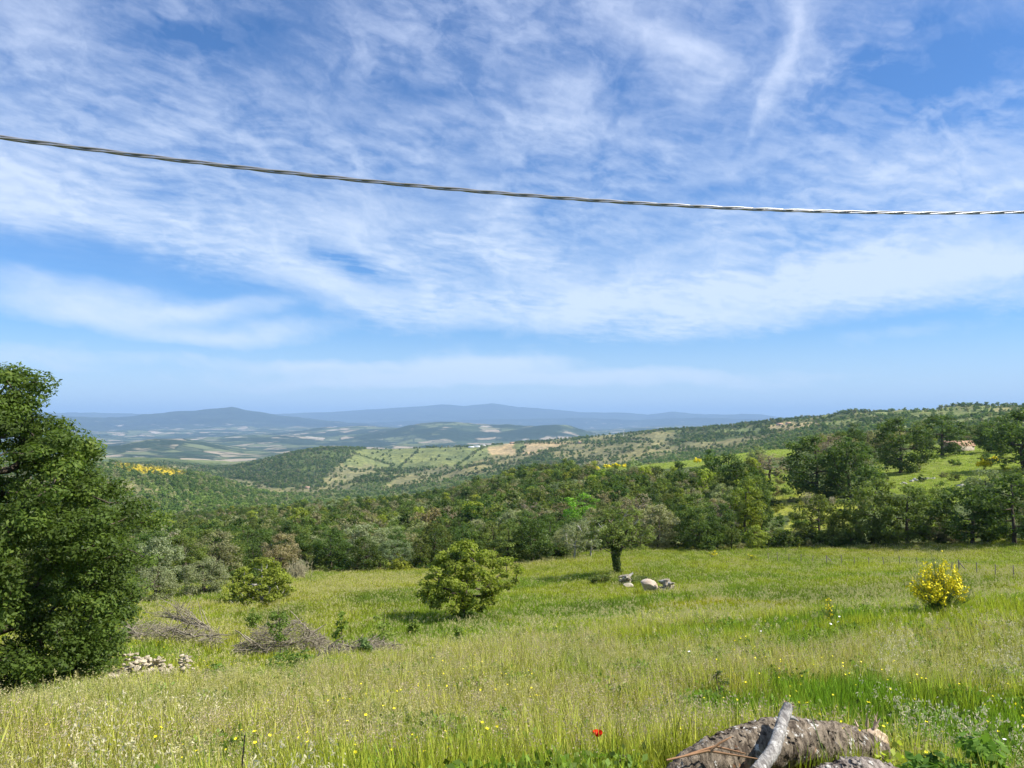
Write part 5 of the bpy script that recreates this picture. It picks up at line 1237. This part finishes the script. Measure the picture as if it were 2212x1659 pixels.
def build_grass():
    rng = np.random.default_rng(15); meshes = []
    for s in range(4): meshes.append(clump(s, 26, .15, .16, .48, .0105).mesh('grass_green', [BLADE, TANHEAD]))                                   # 0-3
    for s in range(3): meshes.append(clump(10 + s, 20, .15, .25, .62, .0055, .45, heads=9, head_len=.024).mesh('grass_dry', [BLADE, TANHEAD]))        # 4-6
    for s in range(2): meshes.append(clump(20 + s, 22, .15, .25, .60, .005, .5, heads=10, head_len=.024).mesh('grass_pink', [BLADE, PINKHEAD]))      # 7-8
    for s in range(2): meshes.append(clump(30 + s, 16, .18, .35, .72, .005, .3, heads=4, head_len=.036, droop=.05).mesh('grass_oat', [BLADE, OATHEAD]))  # 9-10
    for s in range(2): meshes.append(clump(40 + s, 10, .16, .1, .32, .007, .4, broad=34).mesh('grass_weed', [BLADE, TANHEAD]))                  # 11-12
    for s in range(2): meshes.append(clump(50 + s, 26, .13, .35, .68, .010, .4).mesh('grass_tall', [BLADE, TANHEAD]))                      # 13-14
    coll = proto_collection('grass_tuft', meshes)
    x, y = wedge(rng, 40000, 2.4, 34, 42, 0.5); z = ground(x, y); r = np.hypot(x, y); u, v = project(x, y, z)
    keep = visible(x, y); foot = np.array([[*on_ground(a, b)] for a, b in LOG_FOOT])
    dl = np.min(np.hypot(x[:, None] - foot[None, :, 0], y[:, None] - foot[None, :, 1]), 1)
    front = (u > 1450) & (u < 1960) & (r < 5.6)
    keep &= (dl > .22) & ~(front & (rng.uniform(0, 1, len(x)) < .88))
    x, y, z, r, u, v, dl, front = [a[keep] for a in (x, y, z, r, u, v, dl, front)]; n = len(x)
    na = fbm(x / 1.4, y / 1.4, 71, 3); nb = fbm(x / 4.5, y / 4.5, 72, 3); nc = rng.uniform(0, 1, n); nd = fbm(x / .7, y / .7, 75, 2)
    band = np.exp(-((r - np.interp(u, [0, 600, 1200, 2212], [10.5, 12, 13, 13])) / 5.5) ** 2)
    dry = np.clip(sstep(.44, .70, nb + .22 * band - .07 + .55 * (na - .5)), 0, 1); dry *= sstep(4.5, 7.5, r)
    dry = np.where((u < 450), np.clip(dry * .7 + .18, 0, 1), dry)
    idx = rng.integers(0, 4, n); isdry = nc < dry * .43; idx = np.where(isdry, rng.integers(4, 7, n), idx); idx = np.where(isdry & (na > .50), rng.integers(7, 9, n), idx)
    oat = fbm(x / 1.1, y / 1.1, 78, 2)
    oz = (((u > 150) & (u < 700) & (r < 10)) | ((u > 1900) & (r > 8) & (r < 17))) & (oat > .50) & (rng.uniform(0, 1, n) < .32); idx = np.where(oz, rng.integers(9, 11, n), idx)
    weed = (nd > .62) & (rng.uniform(0, 1, n) < .5) & ~isdry; idx = np.where(weed, rng.integers(11, 13, n), idx)
    idx = np.where((u > 1920) & (r < 6.5) & (rng.uniform(0, 1, n) < .55), rng.integers(11, 13, n), idx)
    tall = (na > .55) & ~isdry & ~weed & (rng.uniform(0, 1, n) < .45); idx = np.where(tall & ~oz, rng.integers(13, 15, n), idx)
    lush = np.array([.185, .31, .030]); yg = np.array([.375, .41, .046]); dr = np.array([.48, .45, .14]); k = sstep(.36, .62, na * .7 + .3 * nb + .03 * (r - 8) / 8)[:, None]
    tint = lush * (1 - k) + yg * k; tint = tint * (1 - dry[:, None] * .55) + dr * dry[:, None] * .55
    tint = np.where(isdry[:, None], dr * (.8 + .4 * nd[:, None]), tint); tint = np.where((weed)[:, None], np.array([.17, .26, .045]), tint)
    tint = tint * (1 + rng.uniform(-.18, .18, (n, 1))) * (1 + rng.uniform(-.06, .06, (n, 3)))
    sc = rng.uniform(.75, 1.2, n) * np.interp(r, [3, 8, 14, 34], [.85, 1.0, .95, .95]); sc = np.where(front | (dl < .45), sc * .55, sc); sc = np.where((u > 215) & (u < 440) & (r > 17) & (r < 25.5), sc * .45, sc); sc *= np.where(r < 4.6, .75, 1.0)
    beyond = sstep(0, 8, r - np.interp(u, [0, 330, 650, 1015, 1500, 2212], [13, 16, 19, 22, 24, 27])); sc *= 1 - .4 * beyond
    scatter('tall_grass', coll, np.stack([x, y, z], 1), rng.uniform(0, 6.28, n), sc, idx, tint, 'tall wild meadow grass with dry seed heads in the foreground', 'grass', tilt=rng.normal(0, .10, (n, 2)))
    # the smoother meadow beyond
    fm = [clump(60 + s, 34, .42, .14, .36, .022, .45).mesh('meadow_tuft', [BLADE, TANHEAD]) for s in range(4)] + [clump(70 + s, 30, .40, .2, .5, .016, .5, heads=14, head_len=.05).mesh('meadow_seed_tuft', [BLADE, TANHEAD]) for s in range(2)]
    coll2 = proto_collection('meadow_tuft', fm)
    x, y = wedge(rng, 60000, 15, 113, 41, 0.5); z = ground(x, y); r = np.hypot(x, y); u, v = project(x, y, z)
    edge = np.interp(u, [0, 330, 480, 650, 1015, 1325, 1700, 2212], [62, 76, 82, 92, 94, 99, 109, 109]) + 2
    keep = visible(x, y) & (r < edge) & (rng.uniform(0, 1, len(x)) < np.interp(r, [15, 26, 60], [.15, .8, 1]))
    x, y, z, r, u, v = [a[keep] for a in (x, y, z, r, u, v)]; n = len(x)
    na = fbm(x / 5, y / 7, 81, 4); nb = fbm(x / 16, y / 22, 82, 3); nc = fbm(x / 1.5, y / 1.5, 83, 2)
    a_ = np.array([.36, .395, .046]); b_ = np.array([.205, .30, .036]); c_ = np.array([.44, .425, .08]); k = sstep(.38, .62, na * .6 + nb * .4)[:, None]; d_ = sstep(.56, .72, nb + .3 * (nc - .5))[:, None]
    tint = b_ * (1 - k) + a_ * k; tint = tint * (1 - d_ * .6) + c_ * d_ * .6
    far = sstep(60, 95, r)[:, None]; tint = tint * (1 - .35 * far) + np.array([.38, .40, .08]) * .35 * far
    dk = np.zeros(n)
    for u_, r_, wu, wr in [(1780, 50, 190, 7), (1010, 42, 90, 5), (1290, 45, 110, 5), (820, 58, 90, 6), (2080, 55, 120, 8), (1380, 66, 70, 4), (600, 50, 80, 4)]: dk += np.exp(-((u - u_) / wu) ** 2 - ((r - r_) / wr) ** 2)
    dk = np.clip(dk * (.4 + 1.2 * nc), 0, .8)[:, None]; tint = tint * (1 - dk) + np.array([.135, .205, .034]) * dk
    yel = ((np.abs(u - 1560) < 170) & (r > 30) & (r < 46)); tint = np.where(yel[:, None], tint * np.array([1.25, 1.05, .7]), tint)
    tint = tint * (1 + rng.uniform(-.16, .16, (n, 1))) * (1 + rng.uniform(-.05, .05, (n, 3)))
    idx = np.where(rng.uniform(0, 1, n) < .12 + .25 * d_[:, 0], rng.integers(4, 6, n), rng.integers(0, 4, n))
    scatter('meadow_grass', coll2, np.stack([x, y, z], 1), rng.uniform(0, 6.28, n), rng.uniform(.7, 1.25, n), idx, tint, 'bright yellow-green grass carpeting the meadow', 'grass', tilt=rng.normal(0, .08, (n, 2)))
    # grass of the clearings on the right-hand slope
    x, y = wedge(rng, 60000, 108, 620, 40, 0.5); z = ground(x, y); alb, dens = cover(x, y, z); r = np.hypot(x, y)
    keep = visible(x, y) & (dens < .05) & (x > 0); x, y, z, r, alb = x[keep], y[keep], z[keep], r[keep], alb[keep]; n = len(x)
    tint = alb * 1.7 * (1 + rng.uniform(-.2, .2, (n, 1)))
    scatter('clearing_grass', coll2, np.stack([x, y, z], 1), rng.uniform(0, 6.28, n), rng.uniform(1.0, 1.9, n), rng.integers(0, 6, n), tint, 'sunlit grass of the clearings on the right-hand slope', 'grass')
    print('grass clearing', n)
build_grass()

# ------------------------------------------------------------------ flowers
def flower_mesh(name, petals, size, cup, mat, centre=None, stem=.35):
    g = Geo(); rng = np.random.default_rng(len(name))
    for k in range(petals):
        a = 2 * math.pi * k / petals; d = np.array([math.cos(a), math.sin(a), 0]); s_ = np.array([-math.sin(a), math.cos(a), 0]); z = np.array([0, 0, 1.0]); c = np.array([0, 0, stem])
        V = [c, c + d * size * .32 + s_ * size * .26 + z * size * cup * .35, c + d * size * .5 + z * size * cup, c + d * size * .32 - s_ * size * .26 + z * size * cup * .35]; g.add(V, [(0, 1, 2, 3)])
    st = Geo(); polytube(st, [np.array([0, 0, -.05]), np.array([.015, .01, stem * .5]), np.array([0, 0, stem])], [.003, .0025, .002], 4, cap=False)
    return g.mesh(name + '_petals', mat), st.mesh(name + '_stem', STEM)
def flowers():
    rng = np.random.default_rng(99); bp, bs = flower_mesh('buttercup', 5, .026, .25, FLOWER_Y, stem=.42); wp, ws = flower_mesh('daisy', 8, .034, .08, FLOWER_W, stem=.45)
    def put(x, y, pm, sm, nm, label, cat, group, s=1.0):
        t = root_at(nm, label, cat, (x, y, float(ground(x, y)[0])), rng.uniform(0, 6), group); t.scale = (s, s, s); t.rotation_euler = (rng.normal(-.25, .2), rng.normal(.1, .2), rng.uniform(0, 6)); part('petals', pm, t); part('stem', sm, t)
    spots = [(u + rng.normal(0, 30), r + rng.normal(0, .5)) for u, r, k in [(720, 6.6, 8), (920, 6.8, 6), (1010, 6.6, 6), (560, 7.0, 6), (1150, 8, 4), (330, 8.0, 5), (150, 9, 4), (1420, 7, 3), (1960, 7.2, 5), (1860, 6.4, 6), (1650, 9, 4), (2100, 11, 4), (840, 8.2, 6), (420, 6.6, 4), (1010, 11, 4)] for _ in range(k)]
    for u, r in spots:
        q = on_ground(u, max(4.6, r)); side = 'left' if u < 740 else ('right' if u > 1480 else 'middle')
        put(q.x, q.y, bp, bs, 'buttercup', 'small yellow buttercup in the %s foreground grass' % {'left': 'left', 'right': 'right-hand', 'middle': 'central'}[side], 'flower', 'buttercups of the %s foreground' % side, rng.uniform(.8, 1.35))
    for u, r in [(1500, 12.5), (1850, 16), (2150, 8.3), (1700, 18), (1640, 17.5), (2190, 13), (1760, 17.5), (1800, 18.5)]:
        q = on_ground(u, r); put(q.x, q.y, wp, ws, 'daisy', 'small white wild flower standing in the foreground grass', 'flower', 'white flowers of the foreground', rng.uniform(1.0, 1.8))
    # far flecks of yellow in the meadow
    x, y = wedge(rng, 5200, 9, 60, 36, 0.5); z = ground(x, y); nb = fbm(x / 5, y / 5, 91, 2); k = (nb > .56); x, y, z = x[k], y[k], z[k]; n = len(x)
    g = Geo(); leaves(g, rng, np.stack([x, y, z + rng.uniform(.2, .42, n)], 1), rng.normal(size=(n, 3)) * .5 + np.array([0, -.4, 1]), .032, .030, .5); link('meadow_flowers', g.mesh('meadow_flowers', FLOWER_Y), None, kind='stuff', label='tiny yellow flowers sprinkled through the meadow grass', category='flowers')
    # the poppy
    hd = P(1291, 1588, 5.9); gz = float(ground(hd.x, hd.y)[0]); t = root_at('poppy', 'single red poppy at the bottom centre of the meadow', 'flower', (hd.x, hd.y, gz)); H = hd.z - gz
    red = plain_material('poppy_petal', (.75, .012, .006), .55, .25, 30, .12); g = Geo()
    for k in range(4):
        a = k * math.pi / 2 + .4; d = np.array([math.cos(a), math.sin(a), 0]); s_ = np.array([-math.sin(a), math.cos(a), 0]); rows = []
        for i, (o, w, zz) in enumerate([(.004, .004, -.012), (.020, .020, .0), (.031, .027, .014), (.033, .022, .030)]): rows += [d * o * .85 - s_ * w + np.array([0, 0, zz]), d * o * 1.12 + np.array([0, 0, zz]), d * o * .85 + s_ * w + np.array([0, 0, zz])]
        V = np.array(rows) + np.array([0, 0, H]); q_ = [(3 * i + j, 3 * i + j + 1, 3 * i + j + 4, 3 * i + j + 3) for i in range(3) for j in range(2)]; gp = Geo(); gp.add(V, q_); part('petal', gp.mesh('poppy_petal', red, smooth=True), t)
    g = Geo(); polytube(g, [np.array([0.02, 0, 0]), np.array([-.01, .01, H * .5]), np.array([0, 0, H - .01])], [.003, .0028, .0022], 5); part('stem', g.mesh('poppy_stem', STEM), t)
    g = Geo(); polytube(g, [np.array([0, 0, H - .01]), np.array([0, 0, H + .006]), np.array([0, 0, H + .015])], [.006, .009, .006], 7); part('seed_pod', g.mesh('poppy_pod', DARKM), t)
flowers()

# ------------------------------------------------------------------ logs in the right foreground
def log_material(name, c1, c2, lich, amt):
    m, g, out = material(name); tc = g.node('ShaderNodeTexCoord').outputs['Object']; st = g.mapping(tc, (0, 0, 0), (0, 0, 0.45), (1, .45, .45), 'POINT')
    n = g.noise(st, 26, 7, .68, 0.6); n2 = g.noise(tc, 9, 5, .6); n3 = g.noise(tc, 34, 4, .6); c = g.mix(g.ramp(n, .36, .64), c1, c2); c = g.mix(g.mul(g.ramp(n2, .55, .62), g.ramp(n3, .48, .58)), c, lich)
    c = g.mix(g.ramp(g.noise(tc, 6, 3, .5), .66, .70, 0, amt), c, (.42, .17, .06, 1)); principled(g, out, c, .95, .12, g.add(n, g.mul(n3, .5)), .022, 1.0); return m
LOGM = log_material('log_bark', (.055, .042, .03, 1), (.27, .22, .16, 1), (.58, .56, .50, 1), .35); PALELOG = log_material('pale_log_bark', (.10, .08, .065, 1), (.36, .31, .26, 1), (.60, .57, .50, 1), .4); LIMBM = log_material('limb_bark', (.17, .155, .14, 1), (.42, .40, .36, 1), (.60, .58, .52, 1), .6)
RAWWOOD = bark_material('raw_wood', (.42, .30, .20, 1), (.66, .52, .38, 1), 14, .02); REDTWIG = plain_material('reddish_twig', (.36, .20, .10), .7, .2, 20, .2)
def rough_log(pts, radii, seed, sides=44, rings=90, amp=.016):
    pts = np.asarray(pts, float); tt = np.linspace(0, 1, len(pts)); T = np.linspace(0, 1, rings); C = np.stack([pchip(tt, pts[:, i], T) for i in range(3)], 1); R = np.interp(T, tt, radii); d = unit(np.gradient(C, axis=0)); x = unit(np.cross(d, [0, 0, 1.0])); y = np.cross(x, d); th = np.linspace(0, 2 * np.pi, sides, endpoint=False)
    A, B = np.meshgrid(th, T); Ln = np.linalg.norm(pts[-1] - pts[0]); s1 = fbm(np.cos(A) * 2.2 + 3 + B * Ln * 3, np.sin(A) * 2.2 + B * Ln * 5, seed, 4) - .5
    pl = np.abs(fbm(A / 6.283 * 16 + B * Ln * 9, B * Ln * 16 - A * 1.2, seed + 3, 3) - .5) * 2
    rr = R[:, None] * (1 + .16 * s1) + amp * (np.clip(pl * 2.2, 0, 1) - .5)
    V = C[:, None, :] + rr[..., None] * (np.cos(A)[..., None] * x[:, None, :] + np.sin(A)[..., None] * y[:, None, :]); V = V.reshape(-1, 3); i = np.arange(rings - 1)[:, None] * sides; j = np.arange(sides)[None]; k = (j + 1) % sides
    g = Geo(); g.add(V, np.stack([i + j, i + k, i + k + sides, i + j + sides], -1).reshape(-1, 4)); ends = (V[:sides], V[-sides:]); return g, ends
def end_cap(ring, mat, parent, seed, flip=False):
    rng = np.random.default_rng(seed); c = ring.mean(0); g = Geo(); V = [ring, c + (ring - c) * .6 + rng.normal(0, .012, ring.shape), c + (ring - c) * .25 + rng.normal(0, .01, ring.shape)]; n = len(ring); V = np.concatenate(V); j = np.arange(n); k = (j + 1) % n
    q = np.concatenate([np.stack([a * n + j, a * n + k, (a + 1) * n + k, (a + 1) * n + j], 1) for a in (0, 1)]); g.add(V, q); g.add(V[2 * n:], [tuple(range(n))]); part('broken_end', g.mesh('log_end', mat), parent)
def logs():
    rng = np.random.default_rng(64)
    def gp(u, r, h): q = on_ground(u, r); return np.array([q.x, q.y, q.z + h])
    o = on_ground(1650, 5.6); O = np.array(o)
    t = root_at('fallen_log', 'thick fallen log with dark scaly lichen-spotted bark in the right foreground', 'log', o)
    pts = [gp(1455, 5.0, .12), gp(1530, 5.25, .19), gp(1640, 5.65, .20), gp(1730, 6.0, .20), gp(1830, 6.45, .20), gp(1893, 6.75, .20)]; g, ends = rough_log(np.array(pts) - O, [.13, .16, .165, .16, .145, .075], 5, amp=.024); part('bark', g.mesh('log_bark', LOGM, smooth=True), t); end_cap(ends[1], RAWWOOD, t, 1); end_cap(ends[0], RAWWOOD, t, 2)
    g = Geo()
    for k in range(620):   # loose bark scales
        a = rng.uniform(0.03, .93); i = min(4, int(a * 5)); f = a * 5 - i; c = np.array(pts[i]) * (1 - f) + np.array(pts[i + 1]) * f - O; th = rng.uniform(-.2, 3.3); ax = unit(np.array(pts[5]) - np.array(pts[0])); sd = unit(np.cross(ax, [0, 0, 1.0])); up_ = np.cross(sd, ax); nn = -np.cos(th) * sd + np.sin(th) * up_; L = rng.uniform(.025, .065); Rr = np.interp(a, [0, .2, .4, .6, .8, 1], [.13, .16, .165, .16, .145, .075]) * rng.uniform(.98, 1.06)
        leaves(g, rng, (c + nn * Rr)[None], (nn + rng.normal(0, .25, 3))[None], L, L * .55, .5)
    part('bark_scales', g.mesh('bark_scales', LOGM), t, kind='stuff')
    t2 = root_at('lichened_branch', 'pale grey lichened branch lying across the fallen log, tip in the air', 'branch', o)
    b = [P(1632, 1672, 4.75), P(1668, 1625, 5.05), P(1684, 1580, 5.35), P(1695, 1545, 5.55), P(1703, 1524, 5.62)]; g, ends = rough_log(np.array([np.array(p) for p in b]) - O, [.042, .040, .038, .036, .032], 9, 20, 50, .006); part('limb', g.mesh('branch_limb', LIMBM, smooth=True), t2); end_cap(ends[1], RAWWOOD, t2, 3); end_cap(ends[0], RAWWOOD, t2, 4)
    p = np.array(P(1699, 1550, 5.56)) - O; g = Geo(); polytube(g, [p, p + np.array([.045, 0, .0]), p + np.array([.075, -.01, -.02])], [.018, .013, .006], 6); part('stub', g.mesh('branch_stub', LIMBM), t2)
    q = on_ground(1862, 7.1) + Vector((0, 0, .14)); t3 = root_at('broken_wood', 'splintered pale chunk of wood behind the right end of the fallen log', 'wood', q); oc = part('core', stone_mesh(21, (.36, .17, .19), 12, .34, 4, RAWWOOD, .4, .8), t3); oc.location = (0, 0, .17); oc.rotation_euler = (.1, .42, .15)
    for k in range(6):
        g = Geo(); b0 = np.array([rng.uniform(-.12, .1), rng.normal(0, .03), .26]); polytube(g, [b0, b0 + np.array([rng.normal(.02, .03), 0, rng.uniform(.05, .12)])], [.014, .002], 4); part('splinter', g.mesh('splinter', RAWWOOD), t3)
    def plates(pl, rad, par, mat, n):
        gg = Geo(); pl = np.array(pl); ax = unit(pl[-1] - pl[0]); sd = unit(np.cross(ax, [0, 0, 1.0])); up_ = np.cross(sd, ax)
        for _ in range(n):
            a = rng.uniform(.03, .97); c = np.array([np.interp(a, np.linspace(0, 1, len(pl)), pl[:, i]) for i in range(3)]); R_ = np.interp(a, np.linspace(0, 1, len(rad)), rad) * rng.uniform(.98, 1.1); th = rng.uniform(-.2, 3.3); nn = -np.cos(th) * sd + np.sin(th) * up_; L = rng.uniform(.02, .055)
            leaves(gg, rng, (c + nn * R_)[None], (nn + rng.normal(0, .3, 3))[None], L, L * .6, .5)
        part('bark_scales', gg.mesh('bark_scales', mat), par, kind='stuff')
    q2 = on_ground(1840, 5.15); t4 = root_at('pale_log', 'short pale log with flaking bark below the fallen log, at the bottom edge', 'log', q2); O2 = np.array(q2); pp = [gp(1745, 4.95, .10) - O2, gp(1830, 5.15, .14) - O2, gp(1912, 5.38, .15) - O2]; g, ends = rough_log(pp, [.10, .125, .11], 17, 36, 50, .012); part('bark', g.mesh('pale_log_bark', PALELOG, smooth=True), t4); end_cap(ends[1], RAWWOOD, t4, 8); plates(pp, [.10, .125, .11], t4, PALELOG, 420); end_cap(ends[0], RAWWOOD, t4, 9)
    for k, (a, b_, c) in enumerate([((1440, 1642, 4.9), (1530, 1622, 5.0), (1640, 1640, 4.95)), ((1480, 1632, 4.95), (1545, 1612, 5.05), (1610, 1628, 5.0)), ((1530, 1625, 5.0), (1555, 1605, 5.0), (1580, 1592, 5.05))]):
        g = Geo(); o_ = P(*a); polytube(g, [np.array(P(*a)) - np.array(o_), np.array(P(*b_)) - np.array(o_), np.array(P(*c)) - np.array(o_)], [.006, .008, .004], 6); ob = link('dry_twig', g.mesh('dry_twig', REDTWIG), None, label=['long reddish twig arching over the left end of the log', 'shorter reddish twig just above the long arching twig', 'small orange twig upright on the left of the log'][k], category='twig'); ob.location = o_
    # stick and leafy plants of the foreground
    g = Geo(); a = P(529, 1588, 5.2); b0 = on_ground(520, 5.2); polytube(g, [np.array([0, 0, -.05]), (np.array(a) - np.array(b0)) * .5 + .004, np.array(a) - np.array(b0)], [.006, .006, .004], 5); ob = link('dark_stick', g.mesh('dark_stick', plain_material('dark_stem', (.035, .03, .03), .7, .2, 9, .2)), None, label='thin dark upright stick in the left foreground grass', category='stick'); ob.location = b0
def leafy(u, r, h, w, col, label, seed, n=26, leaf=.075):
    q = on_ground(u, r); wd, l = grow(seed, [(.03, w * .5), (h * .4, w), (h * .8, w * .7), (h, w * .2)], n, w * .35, 26, leaf, .006, h * .8, hollow=.2, leaf_w=.55, tip=.0025, up=.8)
    t = root_at('leafy_weed', label, 'plant', q); part('stems', wd.mesh('weed_stem', STEM), t); part('leaves', l.mesh('weed_leaves', LEAF), t, col)
logs()
leafy(2070, 5.3, .45, .30, (0.128, 0.240, 0.039), 'lush leafy green weed right of the logs', 1, 40); leafy(2150, 5.2, .5, .32, (0.170, 0.272, 0.049), 'broad leafy weed at the bottom right corner', 2, 36); leafy(1985, 5.6, .42, .24, (0.119, 0.224, 0.035), 'dark leafy weed beside the right end of the logs', 3, 30)
leafy(2100, 6.2, .6, .28, (0.153, 0.264, 0.042), 'tall leafy weed behind the lush one right of the logs', 4, 34); leafy(1715, 4.95, .16, .12, (0.119, 0.256, 0.035), 'small ivy-like plant growing below the fallen log', 5, 22, .05); leafy(1640, 8.5, .4, .25, (0.136, 0.208, 0.042), 'dark green weed in the grass above the log', 6, 24); leafy(560, 4.9, .28, .2, (0.136, 0.256, 0.042), 'leafy plant beside the dark stick in the left foreground', 7, 22, .06)
leafy(1340, 10.5, .42, .3, (0.128, 0.208, 0.042), 'dark leafy weed in the grass above the poppy', 8, 26); leafy(640, 18, .7, .55, (0.145, 0.224, 0.042), 'bushy green weed in front of the middle brush pile', 10, 34, .09); leafy(480, 20, .6, .5, (0.153, 0.240, 0.045), 'bushy green weed between the stone ruin and the middle brush pile', 11, 34, .09)
